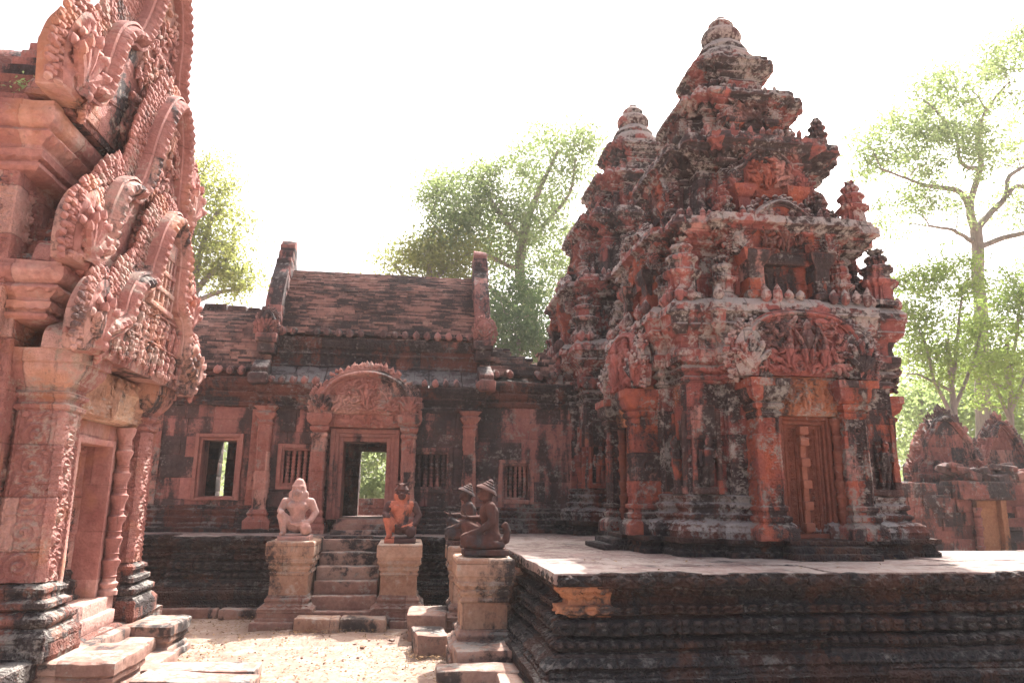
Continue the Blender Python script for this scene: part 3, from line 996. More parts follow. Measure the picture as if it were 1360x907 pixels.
        nx = sx * 1.02
        # niche frame, figure and little canopy
        nb.b2(nx - .165, nx - .115, Y - .045, Y + .02, .66, 1.52, .01, .04)
        nb.b2(nx + .115, nx + .165, Y - .045, Y + .02, .66, 1.52, .01, .04)
        nb.relief(nx - .115, nx + .115, 1.22, 1.58, Y - .02, lambda X, Z: .03 * clutter(16, 7)(X, Z) * np.clip(1.58 - Z, .1, 1), .012)
        nb.b2(nx - .17, nx + .17, Y - .06, Y + .02, .63, .70, .012, .05)
        devata(nb, nx, .70, Y - .03, .56, rng)
        parts.append(nb.build('guardian_niche', M['tower_carved'], t, ER1))
        # colonette
        cb = MB()
        colonette(cb, sx * .34, Y - .27, .19, 1.44, .05)
        parts.append(cb.build('colonette', M['door'], t, ER))
    # false door
    fr = MB()
    for k, (hw, y, w) in enumerate([(.285, Y - .235, .045), (.245, Y - .20, .03), (.213, Y - .165, .022)]):
        for sx in (-1, 1):
            fr.b2(sx * hw - w / 2 if sx < 0 else hw - w / 2, sx * hw + w / 2 if sx < 0 else hw + w / 2, y, Y - .05, .20, 1.46 - .045 * k, .006, .1)
        fr.b2(-hw + w / 2, hw - w / 2, y + .002, Y - .05, 1.42 - .045 * k, 1.465 - .045 * k, .006, .1)
    fr.b2(-.34, .34, Y - .26, Y - .04, .17, .235, .01, .1)
    parts.append(fr.build('door_frame', M['door'], t, [(.004, 3)]))
    dl = MB()
    sc2 = scrolls(.075)
    for sx in (-1, 1):
        x0, x1 = (-.20, -.035) if sx < 0 else (.035, .20)
        xc = (x0 + x1) / 2
        dl.relief(x0, x1, .235, 1.34, Y - .13, lambda X, Z: .026 * (np.abs(X - xc) > .058) + .018 * (np.abs(np.abs(X - xc) - .046) < .006) + .020 * (np.abs(X - xc) < .036) * sc2(X, Z, xc), .006, .006, .08)
    parts.append(dl.build('door_leaf', M['door'], t, None))
    dr = MB()
    dr.b2(-.032, .032, Y - .185, Y - .06, .235, 1.34, .008, .1)
    for z in (.30, .52, .74, .97, 1.19, 1.31):
        dr.b2(-.052, .052, Y - .235, Y - .08, z - .045, z + .045, .014)
    parts.append(dr.build('door_rib', M['rib'], t, [(.004, 3)]))
    # lintel
    lb = MB()
    lb.b2(-.60, .60, Y - .30, Y + .02, 1.46, 1.88, .012, .06)
    cl = clutter(14, 12)
    lb.relief(-.585, .585, 1.475, 1.865, Y - .302, lambda X, Z: .035 * scrolls(.15)(X % .15, Z, .075) + .02 * cl(X, Z) + .04 * np.exp(-((Z - 1.66 - .06 * np.cos(X * 16)) / .03) ** 2), .011, .02)
    for x in (-.36, -.18, 0, .18, .36):
        little_figure(lb, x, 1.52, Y - .325, .24 if x else .3)
    parts.append(lb.build('lintel', M['lintel_warm'], t, ER1))
    # door pediment, top partly lost
    def ty(mb):
        r2 = random.Random(5)
        foliage_relief(mb, lambda x, z: abs(x) < .54 - max(0, z - 2.2) * .6, (-.55, .55, 1.92, 2.5), Y - .385, 240, r2, (.045, .09), .06)
        for x in (-.2, .2): little_figure(mb, x, 1.98, Y - .42, .32)
        little_figure(mb, 0, 2.0, Y - .44, .48)
    parts.append(pediment(t, None, [(.60, 1.88), (.66, 1.98), (.67, 2.16), (.61, 2.32), (.52, 2.44), (.38, 2.52), (.18, 2.56), (0, 2.57)], Y - .33, .40, .09, (M['tower_panel'], M['tower_panel'], M['tower_up']), rng, .11, ty, .05, .45, True, naga_h=.54, naga_mat=M['tower_up']))
    # niches of the upper tiers
    for i, (a, b, e, z0, z1, co, z2) in enumerate(tiers[:3]):
        k = (1.0, .82, .60)[i]
        y = -a - e
        nb = MB()
        for sx in (-1, 1):
            cx = sx * .40 * k
            nb.sweep(rect(cx - .085 * k, cx + .085 * k, y - .24 * k, y + .05), [(.05, z0), (.05, z0 + .10 * k), (.0, z0 + .13 * k), (0, z0 + .42 * k), (.03, z0 + .45 * k), (.07, z0 + .53 * k), (.07, z0 + .60 * k)], ds=.02, dp=.02, cap=True, capn=3, cell=(3, .2, .03), seed=i)
        nb.relief(-.32 * k, .32 * k, z0 + .05, z0 + .62 * k, y - .06, lambda X, Z: .04 * clutter(13, 30 + i)(X, Z), .014, .02, .1)
        nb.b2(-.36 * k, .36 * k, y - .17 * k, y + .02, z0 + .47 * k, z0 + .62 * k, .012, .05)
        parts.append(nb.build('tier_niche', M['tower_carved'], t, ER2))
        zb = z0 + .60 * k
        def ty2(mb, k=k, zb=zb, y=y):
            r2 = random.Random(15)
            foliage_relief(mb, lambda x, z: abs(x) < (.36 - (z - zb) * .4) , (-.34 * k, .34 * k, zb, zb + .48 * k), y - .18 * k, 70, r2, (.04, .09), .07)
            little_figure(mb, 0, zb + .03, y - .20 * k, .36 * k)
        parts.append(pediment(t, None, [(.52 * k, zb), (.57 * k, zb + .10 * k), (.50 * k, zb + .26 * k), (.38 * k, zb + .33 * k), (.30 * k, zb + .48 * k), (.14 * k, zb + .60 * k), (0, zb + .64 * k)], y - .14 * k, .2 * k + .04, .09 * k, (M['tower_carved'], M['tower_up'], M['tower_up']), rng, .085 * k, ty2, .03, .7, True, naga_h=.30 * k))
    for q in (1, 2, 3):
        for p in parts:
            part_copy(p, q * math.pi / 2)
    # steps before the front door and the other doors
    for q in range(4):
        sb = MB()
        sb.M = np.array(Matrix.Rotation(q * math.pi / 2, 4, 'Z'))
        for j, (yy, h) in enumerate([(-1.98, .065), (-1.86, .125), (-1.74, .18)]):
            sb.b2(-.44 + .02 * j, .44 - .02 * j, yy, -1.60, .0, h, .015, .06)
        sb.build('door_step', M['black'], t, ER)
    # --- miniature towers on the corners of every tier
    am = []
    for k, (w, h) in enumerate([(.175, .72), (.15, .62), (.105, .42)]):
        mb = MB()
        pr = [(.02, 0), (.02, h * .08), (-.02, h * .11), (-.025, h * .34), (.01, h * .38), (.02, h * .44), (-.03, h * .48), (-.035, h * .60), (-.005, h * .64), (-.01, h * .69), (-.06, h * .73), (-.06, h * .80), (-.04, h * .83), (-.05, h * .88), (-w * .75, h * .94), (-w * .92, h)]
        mb.sweep(redent(w * .8, w * .5, w * .2), [(o_ * w / .15, z) for o_, z in pr], ds=.02, dp=.018, cap=True, capn=2, orn={3: (lambda s, q: .012 * clutter(22, 9)(s + q * 0, q * .2 + s * 0))})
        am.append(mb)
    first = [None] * 3
    for k, (d, z) in enumerate([(1.20, 2.77), (1.07, 3.80), (.83, 4.97)]):
        for sx in (-1, 1):
            for sy in (-1, 1):
                if k == 2 and sx < 0 and sy < 0 or (k == 1 and sx < 0 and sy < 0):
                    continue                                         # fallen
                if first[k] is None:
                    first[k] = am[k].build('corner_antefix', M['tower_up'], t, ER2)
                    c = first[k]
                else:
                    c = first[k].copy(); COL.objects.link(c)
                c.location = (sx * d, sy * d, z)
                c.rotation_euler = (rng.uniform(-.04, .04), rng.uniform(-.04, .04), rng.uniform(-.15, .15))
        # smaller ones at the re-entrant corners of the tier
        tw, tb, te = tiers[k][:3]
        for q in range(4):
            for sx in (-1, 1):
                if rng.random() < .2 or k == 2:
                    continue
                c = first[k].copy(); COL.objects.link(c)
                x, y = sx * (tb + .10), -(d + .01)
                a = q * math.pi / 2
                c.location = (x * math.cos(a) - y * math.sin(a), x * math.sin(a) + y * math.cos(a), z)
                c.scale = (.72, .72, rng.uniform(.62, .85))
                c.rotation_euler = (0, 0, a + rng.uniform(-.1, .1))
    return t
# ------------------------------------------------------------------ library with stacked pediments (left)
def wmb(root, T=None):
    """builder that takes world coordinates for a part of root"""
    m = MB()
    m.M = np.array(Matrix.Translation(-root.location) @ (T if T else Matrix.Identity(4)))
    return m

def make_library():
    rng = random.Random(21)
    t = thing('temple_library', 'pink carved library front with three stacked serpent pediments and an open doorway', 'temple building', (-3.0, 7.45, 0.0))
    T = Matrix.Rotation(rad(90), 4, 'Z')
    def nb():
        return MB(T)
    def part(name, mb, m, er=ER, **k):
        return mb.build(name, M[m], t, er, **k)
    # base platform
    mb = nb()
    mb.sweep(rect(-1.6, 1.6, -.15, 3.2), [(.10, 0), (.10, .08), (.05, .11), (.05, .2), (.09, .24), (.09, .36), (.06, .372)], ds=.05, dp=.02, cap=True, cell=(.6, .4, .02))
    part('base', mb, 'lib_low')
    # order 3 and order 2 bodies
    wprof = [(.16, .36), (.16, .46), (.11, .52), (.09, .54), (.12, .58), (.12, .63), (.06, .66), (.06, .70), (.08, .73), (.08, .77), (.02, .80), (.02, .83), (.035, .85), (.0, .88)]
    for (tw, o, zt, cz, seed, fo) in ((1.38, .32, 4.22, 4.80, 1, .12), (1.27, .25, 2.98, 3.44, 2, .23)):
        mb = nb()
        mb.sweep([(-tw, 3.0), (-tw, o), (tw, o), (tw, 3.0)], [(0, .87), (0, zt)], closed=False, ds=.016, dp=.016, orn={0: (lambda s, q, H=zt - .9: -.012 + .045 * np.where(((3.0 - o - s + q * 0) % .40) < .25, scrolls(.21)((3.0 - o - s + q * 0) % .40, q * H + s * 0, .125), .55))}, cell=(.6, .42, .014), seed=seed)
        part('wall', mb, 'lib')
        mb = nb()
        mb.sweep([(-tw, 3.0), (-tw, o), (tw, o), (tw, 3.0)], wprof, closed=False, ds=.02, dp=.012, orn={3: beads(.06, .012), 1: petals(.14, .02)}, cell=(.6, 3, .014), seed=seed)
        part('base_moulding', mb, 'lib_low', ER2)
        h = cz - zt
        mb = nb()
        pr = [(.0, 0), (.03, .05), (.03, .10), (.0, .12), (.0, .16), (.04, .22), (.055, .3), (.03, .33), (.03, .38), (.08, .46), (.11, .56), (.08, .60), (.13, .66), (.15, .72), (.15, .90), (.12, .92), (.12, 1.0), (-.2, 1.02)]
        mb.sweep([(-tw, 3.0), (-tw, o - fo), (tw, o - fo), (tw, 3.0)], [(-fo, zt - .02)] + [(a, zt + b * h) for a, b in pr], closed=False, ds=.022, dp=.012, orn={5: petals_dn(.1, .018), 10: petals_dn(.13, .028), 14: diamonds(.14, .016)}, seed=seed)
        part('cornice', mb, 'lib_plain', ER + [(.012, 1.2)])
    # order 1 pilasters
    for sx in (-1, 1):
        w, d = .30, .36
        cx = sx * .925
        mb = nb()
        pr = [(.16, .36), (.165, .40), (.165, .54), (.13, .58), (.10, .60), (.13, .63), (.13, .67), (.08, .70), (.05, .715), (.09, .74), (.09, .78), (.045, .80), (.04, .83), (.06, .85), (.06, .88), (.0, .91), (.0, 2.26),
              (.025, 2.28), (.03, 2.31), (.0, 2.33), (.0, 2.355), (.035, 2.38), (.04, 2.41), (.015, 2.425), (.015, 2.45), (.06, 2.50), (.10, 2.56), (.125, 2.61), (.125, 2.64), (.15, 2.65), (.15, 2.76), (-.05, 2.765)]
        rc = rect(cx - w / 2, cx + w / 2, -.14, -.14 + d)
        mb.sweep(rc, pr[15:], ds=.009, dp=.009, orn={0: face_scroll(w, d, 1.35, .034), 8: petals_dn(.07, .012), 9: petals_dn(.07, .012)}, cap=True, capn=3, cell=(3, .47, .006), seed=3 + sx)
        part('pilaster', mb, 'lib', [(.007, 2.6), (.003, 11)])
        mb = nb()
        mb.sweep(rc, pr[:16], ds=.012, dp=.009, orn={1: petals(.1, .016), 5: beads(.035, .008), 11: beads(.03, .006)}, cell=(3, .2, .008), seed=5)
        part('base_moulding', mb, 'lib_low', ER2)
        if sx < 0:
            continue                                                  # the nearer one is lost
        cb = nb()
        colonette(cb, sx * .53, -.05, .62, 2.26, .072)
        part('colonette', cb, 'lib_plain')
    # door frame with a deep reveal, threshold, closed back
    mb = nb()
    for sx in (-1, 1):
        for k, (a, b, y0) in enumerate(((.36, .42, -.005), (.42, .48, .03))):
            mb.b2(min(sx * a, sx * b), max(sx * a, sx * b), y0, .75, .60, 2.12 + .05 * k, .008, .1)
        mb.b2(min(sx * .48, sx * .84), max(sx * .48, sx * 1.0), .02, .5, .40, 2.3, .01, .1)
    mb.b2(-.42, .42, -.003, .75, 2.06, 2.12, .008, .1)
    mb.b2(-.48, .48, .028, .75, 2.122, 2.27, .008, .1)
    part('door_frame', mb, 'lib_plain', [(.005, 3)])
    mb = nb()
    mb.b2(-.58, .58, -.10, .9, .37, .62, .015, .06)
    mb.b2(-.50, .50, -.16, -.02, .37, .50, .015, .06)
    part('door_sill', mb, 'lib_plain')
    mb = nb()
    mb.b2(-.37, .37, .70, .78, .62, 2.08, .006, .1)
    mb.b2(-.03, .03, .67, .72, .62, 2.08, .006, .1)
    part('door_leaf', mb, 'door', None)
    # lintel
    mb = nb()
    mb.b2(-.84, .84, -.06, .4, 2.272, 2.745, .012, .06)
    cl = clutter(10, 41)
    mb.relief(-.82, .82, 2.29, 2.735, -.064, lambda X, Z: .045 * cl(X, Z) + .04 * np.exp(-((Z - 2.56 + .09 * np.cos(X * 9)) / .035) ** 2) + .03 * (scrolls(.2)(X % .2, Z, .1)) * (Z < 2.48), .01, .02)
    for x in (-.5, -.25, .25, .5):
        little_figure(mb, x, 2.48, -.09, .22)
    little_figure(mb, 0, 2.33, -.10, .38)
    part('lintel', mb, 'lib_pale', ER)
    # roof masses between the pediments (stepped courses)
    for (o, z0, hw, st, n) in ((-.04, 3.42, 1.22, .15, 8), (.14, 4.80, 1.34, .155, 8)):
        mb = nb()
        for j in range(n):
            a = hw - .115 * j
            mb.b2(-a, a, -o * 0 + o - .16 + .012 * j, o + .7, z0 - .02 + st * j, z0 + st * (j + 1) - .01, .02, .06)
        part('roof_course', mb, 'lib_roof', ER2)
    mb = nb()
    ang = np.linspace(-math.pi / 2, math.pi / 2, 25)
    P = np.stack([np.stack([np.sin(ang) * .62, np.full(25, yy), 4.75 + np.cos(ang) * 1.35], -1) for yy in np.linspace(.30, 3.0, 40)], 0)
    mb.grid(P)
    part('roof_vault', mb, 'lib_roof', ER2)
    mats = (M['lib'], M['lib_plain'], M['lib'])
    matsu = (M['lib'], M['lib'], M['lib'])
    def lean(zb):
        return T @ Matrix.Translation((0, 0, zb)) @ Matrix.Rotation(rad(3.5), 4, 'X') @ Matrix.Translation((0, 0, -zb))
    # pediment 1: storeyed palace with rows of figures
    def t1(mb):
        r2 = random.Random(3)
        y = -.36
        for z, n, w in ((2.80, 10, .95), (3.10, 8, .72)):
            for i in range(n):
                little_figure(mb, -w + 2 * w * (i + .5) / n + r2.uniform(-.03, .03), z, y - r2.uniform(0, .02), r2.uniform(.17, .28))
            mb.b2(-w - .03, w + .03, y - .02, y + .02, z + .282, z + .298, .006, .05)
        for z, w in ((3.42, .34), (3.60, .28), (3.78, .22)):
            mb.b2(-w, w, y - .045, y + .02, z, z + .05, .008, .05)
            for i in range(5):
                x = -w * .8 + 1.6 * w * i / 4
                mb.b2(x - .022, x + .022, y - .035, y + .02, z + .05, z + .18, .006)
        mb.b2(-.14, .14, y - .05, y + .02, 3.96, 4.14, .02, .05)
        foliage_relief(mb, lambda x, z: abs(x) < .85 - (z - 2.75) * .8, (-.9, .9, 2.8, 3.6), y, 260, r2, (.03, .07), .05)
    pediment(t, lean(2.76), [(1.27, 2.76), (1.24, 2.92), (1.04, 3.02), (.83, 3.14), (.78, 3.34), (.64, 3.52), (.42, 3.62), (.35, 3.84), (.27, 4.12), (.14, 4.30), (0, 4.38)], -.34, .36, .20, mats, rng, .11, t1, .02, 1.0, True, naga_h=.62, gap=.042, frows=4)
    def t2(mb):
        r2 = random.Random(4)
        foliage_relief(mb, lambda x, z: abs(x) < .62 - (z - 3.5) * .23, (-.7, .7, 3.5, 5.4), -.23, 420, r2, (.05, .09), .06)
    pediment(t, lean(3.46), [(1.34, 3.46), (1.28, 3.62), (1.04, 3.72), (1.02, 4.0), (.93, 4.28), (.76, 4.40), (.58, 4.44), (.46, 4.72), (.38, 5.08), (.22, 5.46), (0, 5.66)], -.20, .36, .21, mats, rng, .12, t2, .02, 1.0, True, naga_h=.66, gap=.044, frows=4)
    def t3(mb):
        r2 = random.Random(6)
        foliage_relief(mb, lambda x, z: abs(x) < .66 - (z - 5.0) * .22, (-.7, .7, 5.0, 6.8), -.06, 420, r2, (.05, .09), .06)
    pediment(t, lean(4.84), [(1.50, 4.84), (1.42, 5.02), (1.14, 5.12), (1.07, 5.5), (.98, 5.80), (.80, 5.96), (.62, 6.02), (.50, 6.28), (.41, 6.66), (.22, 6.98), (0, 7.10)], -.03, .36, .22, mats, rng, .13, t3, .02, 1.0, True, naga_h=.80, gap=.046, frows=4)
    return t

def make_library_steps():
    # flanking blocks and the steps before the library door
    for (y0, y1, x1, lab) in ((6.30, 7.05, -2.22, 'moulded stone block flanking the library steps, nearer one with worn top'), (7.92, 8.55, -2.30, 'moulded stone block flanking the library steps, beside the far pilaster')):
        t = thing('step_block', lab, 'stone block', ((x1 - 2.95) / 2, (y0 + y1) / 2, 0), 0, 'blocks flanking the library steps')
        mb = wmb(t)
        mb.sweep(rect(-2.94, x1, y0, y1), [(.02, -.05), (.02, .07), (-.01, .085), (-.01, .12), (-.03, .14), (-.03, .17), (-.005, .19), (-.005, .215), (-.02, .23), (.01, .25), (.01, .335), (-.02, .35)], ds=.03, dp=.012, cap=True, capn=10, cell=(.7, 3, .02))
        mb.build('moulded_block', M['step'], t, ER2)
    t = thing('door_steps', 'worn pale steps rising to the open library doorway', 'steps', (-2.5, 7.62, 0))
    for j, (x1, z) in enumerate(((-2.20, .13), (-2.42, .25), (-2.66, .345))):
        mb = wmb(t)
        mb.b2(-2.95, x1, 7.07, 7.9, -.05 if j == 0 else z - .13, z, .02, .05)
        mb.build('step', M['step'], t, ER2)

def make_path_slabs():
    rng = random.Random(8)
    t = thing('slab_causeway', 'low causeway of long weathered stone slabs beside the library steps', 'paving', (-1.6, 6.3, 0))
    for j in range(5):
        mb = wmb(t)
        y = 5.35 + j * .40
        x0 = -2.12 + rng.uniform(-.05, .05)
        mb.box((-1.66 + rng.uniform(-.05, .05) - .03 * j, y + .19, .045), (.98 + rng.uniform(-.12, .1), .375, .16), .02, .05, rz=rng.uniform(-.03, .03), tilt=(rng.uniform(-.03, .03), rng.uniform(-.03, .03)))
        mb.build('long_slab', M['step'], t, ER2)
    t2 = t

# ------------------------------------------------------------------ the terrace
TP = [(0.28, -.02), (.28, .13), (.25, .14), (.25, .275), (.27, .285), (.265, .31), (.21, .325), (.18, .36), (.12, .42), (.10, .425), (.10, .445), (.045, .455), (.04, .475), (.075, .495), (.075, .53), (.03, .545), (-.03, .555), (-.03, .575),
      (.045, .59), (.06, .63), (.045, .675), (-.01, .685), (-.05, .70), (-.05, .72), (.02, .735), (.035, .76), (.02, .785), (-.04, .795), (-.05, .83), (-.02, .87), (.035, .915), (.03, .925), (.065, .935), (.065, 1.025), (.03, 1.03)]
TORN = {3: diamonds(.42, .012), 6: petals(.13, .022), 7: petals(.13, .026), 13: beads(.085, .030), 18: beads(.13, .034), 19: beads(.13, .034), 24: beads(.10, .030), 25: beads(.10, .028), 28: petals_dn(.12, .024), 29: petals_dn(.12, .024), 32: diamonds(.20, .028)}
def make_terrace():
    rng = random.Random(5)
    t = thing('stone_terrace', 'dark moulded sandstone terrace carrying the shrine towers and the hall', 'terrace', (5, 9, 0))
    mb = wmb(t)
    ex = 1.14
    mb.sweep([(ex, 11.0), (ex + .06, 5.79), (14, 5.79)], TP, closed=False, ds=.013, dp=.010, orn=TORN, cell=(.85, .19, .030), seed=1)
    mb.build('moulded_side', M['black'], t, ER + [(.006, 4.0)])
    mb = wmb(t)
    mb.sweep([(-9, 11.5), (-3.25, 11.5), (-3.25, 11.06), (ex - .02, 11.06)], TP, closed=False, ds=.03, dp=.016, orn=TORN, cell=(.7, 9, .03), seed=3)
    mb.build('moulded_side', M['black'], t, ER2)
    # newer unstained stones set in the corner
    mb = wmb(t)
    mb.sweep([(ex + .042, 6.0), (ex + .048, 5.776), (ex + .44, 5.776)], TP[22:33], closed=False, ds=.016, dp=.011, orn={2: beads(.10, .030), 3: beads(.10, .028), 6: petals_dn(.12, .018), 7: petals_dn(.12, .018)})
    mb.build('repaired_corner', M['orange'], t, ER, label='unstained orange stones of the near corner')
    # core and paving
    mb = wmb(t)
    mb.b2(ex + .14, 6.2, 5.90, 17, 0, .985, .01)
    mb.b2(6.2, 14, 5.90, 8.2, 0, .985, .01)
    mb.b2(-9, ex + .2, 11.56, 17, 0, .985, .01)
    mb.b2(-3.2, ex + .1, 11.1, 11.6, 0, .985, .01)
    mb.build('core', M['black'], t, None)
    mb = wmb(t)
    def pave(x0, x1, y0, y1):
        y = y0
        while y < y1 - .05:
            w = min(rng.uniform(.45, .8), y1 - y)
            x = x0
            while x < x1 - .05:
                l = min(rng.uniform(.6, 1.3), x1 - x)
                mb.box((x + l / 2, y + w / 2, .985 + rng.uniform(-.004, .006)), (l - .006, w - .006, .09), .012, .2, tilt=(rng.uniform(-.004, .004), rng.uniform(-.004, .004)))
                x += l
            y += w
    pave(ex - .03, 6.22, 5.735, 12.4)
    pave(6.22, 14, 5.735, 8.25)
    pave(-9, -3.3, 11.47, 12.6)
    pave(-3.3, ex - .04, 11.02, 12.6)
    mb.build('paving', M['paving'], t, [(.006, 2.5), (.004, 9)])
def pedestal(label, x0, x1, y0, y1, h, m, group, z0=0.0, seed=0):
    t = thing('statue_pedestal', label, 'pedestal', ((x0 + x1) / 2, (y0 + y1) / 2, z0), 0, group)
    mb = wmb(t)
    k = h / 1.03
    pr = [(.12, 0), (.12, .10), (.10, .11), (.10, .17), (.115, .18), (.105, .205), (.06, .24), (.03, .27), (.03, .29), (.04, .30), (.035, .33), (.015, .345), (.015, .36), (.0, .37), (.0, .60), (.01, .61), (.015, .64), (.0, .655), (.0, .67), (.025, .69), (.03, .71), (.015, .73), (.02, .745), (.05, .79), (.055, .80), (.04, .81), (.05, .85), (.065, .86), (.065, 1.01), (.05, 1.03)]
    P2 = [(a, z0 + b * k) for a, b in pr]
    mb.sweep(rect(x0, x1, y0, y1), P2[13:], ds=.016, dp=.010, orn={2: beads(.03, .010), 7: beads(.05, .014), 9: petals_dn(.08, .02), 0: (lambda s, q: .008 * clutter(12, 3)(s + q * 0, q * .23 + s * 0))}, cap=True, capn=8, cell=(.9, .36, .012), seed=seed)
    mb.build('moulded_block', m, t, ER1)
    mb = wmb(t)
    mb.sweep(rect(x0, x1, y0, y1), P2[:14], ds=.016, dp=.010, orn={5: petals(.09, .02), 6: petals(.09, .02), 9: beads(.03, .010)}, cell=(.5, .2, .014), seed=seed + 3)
    mb.build('base_moulding', M['step'], t, ER1)
    return t

def make_front_stairs():
    zt = 1.0
    # two pedestals
    mixed = M['buff']
    pedestal('buff moulded pedestal left of the central stair, under the pale kneeling figure', -1.75, -1.28, 9.92, 11.0, 1.03, mixed, 'pedestals of the central stair', 0, 4)
    pedestal('buff moulded pedestal right of the central stair, under the dark-muzzled kneeling figure', -.36, .10, 9.92, 11.0, 1.0, mixed, 'pedestals of the central stair', 0, 9)
    t = thing('stone_stairs', 'worn central stair of brown treads between two buff pedestals', 'stairs', (-.82, 10.3, 0))
    ys = [9.86, 10.04, 10.24, 10.44, 10.66, 10.86]
    for j in range(6):
        mb = wmb(t)
        z = .165 * (j + 1) + .01
        mb.b2(-1.24, -.40, ys[j], 11.05, z - .20, z, .016, .05)
        mb.build('stair_tread', M['step'], t, ER)
    for i, (x0, x1) in enumerate(((-1.36, -.82), (-.815, -.26))):
        t = thing('threshold_stone', ('left', 'right')[i] + ' half of the pale split stone lying at the foot of the central stair', 'stone slab', ((x0 + x1) / 2, 9.68, 0), 0, 'threshold stones')
        mb = wmb(t)
        mb.b2(x0, x1, 9.50, 9.84, -.08, .15 - .01 * i, .03, .05)
        mb.build('rough_slab', M['buff'], t, ER2)
    # low kerb stones along the foot of the dark terrace
    rng = random.Random(12)
    t = thing('kerb_course', 'low course of dark kerb stones along the foot of the left terrace', 'kerb', (-1.8, 10.6, 0))
    for (x0, x1, y, d) in ((-4.6, -3.4, 11.0, .35), (-3.38, -2.5, 10.62, .35), (-2.48, -1.95, 10.55, .4), (-1.93, -1.38, 9.72, .3), (-.22, .35, 9.72, .3), (.36, 1.0, 10.4, .4)):
        mb = wmb(t)
        mb.b2(x0, x1 - .01, y, y + d, -.1, .10 + rng.uniform(-.03, .03), .025, .06)
        mb.build('kerb_stone', M['step'], t, ER2)
    # side stair (towards -x) with its two pedestals, beside the near terrace
    pedestal('near buff pedestal of the side stair, under the front seated figure in a cone hat', .52, .96, 7.36, 7.90, 1.02, M['buff'], 'pedestals of the side stair', 0, 5)
    pedestal('far buff pedestal of the side stair, under the rear seated figure', .52, .98, 9.10, 9.68, 1.02, M['buff'], 'pedestals of the side stair', 0, 6)
    t = thing('stone_stairs', 'side stair of worn treads between the pedestals of the two seated figures', 'stairs', (.9, 8.5, 0))
    for j in range(6):
        mb = wmb(t)
        z = .165 * (j + 1)
        mb.b2(.52 + j * .13, 1.5, 7.98, 9.04, z - .17, z, .016, .06)
        mb.build('stair_tread', M['step'], t, ER)
    # blocks in front
    for (lab, c, s, rz) in (('upper brown foot block before the near pedestal of the side stair', (.80, 7.02, .13), (.72, .42, .30), .02),
                            ('long brown block lying lowest before the near pedestal of the side stair', (.66, 6.60, .08), (.80, .34, .22), -.03),
                            ('cracked weathered block at the left foot of the side stair', (.24, 8.30, .07), (.34, .55, .26), .1),
                            ('flat pale slab at the far foot of the side stair', (.24, 9.2, .12), (.46, .7, .32), -.05)):
        t = thing('stone_block', lab, 'stone block', (c[0], c[1], 0), 0, 'loose blocks by the side stair')
        mb = wmb(t)
        mb.box(c, s, .03, .05, rz=rz, tilt=(.02, -.015))
        mb.build('rough_block', M['step'], t, ER2 + [(.02, 3)])
    # ledges along the side of the terrace
    t = thing('terrace_ledge', 'pair of long stone ledges stepping down along the near side of the terrace', 'kerb', (1.0, 6, 0))
    for (x0, x1, y0, y1, z) in ((.75, .95, 4.4, 6.95, .17), (.55, .745, 4.2, 6.75, .08)):
        mb = wmb(t)
        y = y0
        r3 = random.Random(int(z * 100))
        while y < y1:
            l = min(r3.uniform(.7, 1.2), y1 - y)
            mb.b2(x0, x1, y, y + l - .006, -.1, z, .018, .05)
            y += l
        mb.build('ledge_course', M['step'], t, ER2)
    t = thing('front_ledge', 'long dark ledge along the foot of the terrace front', 'kerb', (7, 5.3, 0))
    mb = wmb(t)
    x = .98
    r3 = random.Random(3)
    while x < 13.5:
        l = r3.uniform(.8, 1.5)
        mb.b2(x, x + l - .006, 4.98, 5.5, -.1, .125, .018, .06)
        x += l
    mb.build('ledge_course', M['black'], t, ER2)

# ------------------------------------------------------------------ the hall (centre)
def ashlar(mb, x0, x1, z0, z1, yf, depth, openings, rng, bh=.31, bl=.55, jit=.018):
    xs = sorted({z0, z1} | {q for o in openings for q in (o[2], o[3]) if z0 < q < z1})
    bands = []
    for a, b in zip(xs[:-1], xs[1:]):
        n = max(1, int(round((b - a) / bh)))
        bands += [(a + (b - a) * i / n, a + (b - a) * (i + 1) / n) for i in range(n)]
    for (a, b) in bands:
        segs = [(x0, x1)]
        for o in openings:
            if o[2] < (a + b) / 2 < o[3]:
                ns = []
                for s in segs:
                    if o[1] <= s[0] or o[0] >= s[1]:
                        ns.append(s)
                    else:
                        if s[0] < o[0]: ns.append((s[0], o[0]))
                        if s[1] > o[1]: ns.append((o[1], s[1]))
                segs = ns
        for s in segs:
            x = s[0]
            while x < s[1] - 1e-4:
                l = rng.uniform(.6, 1.4) * bl
                if s[1] - x - l < .15: l = s[1] - x
                dy = rng.uniform(-jit, jit * .6)
                mb.b2(x + .001, x + l - .001, yf + dy, yf + depth, a + .001, b - .001, .007, .15)
                x += l

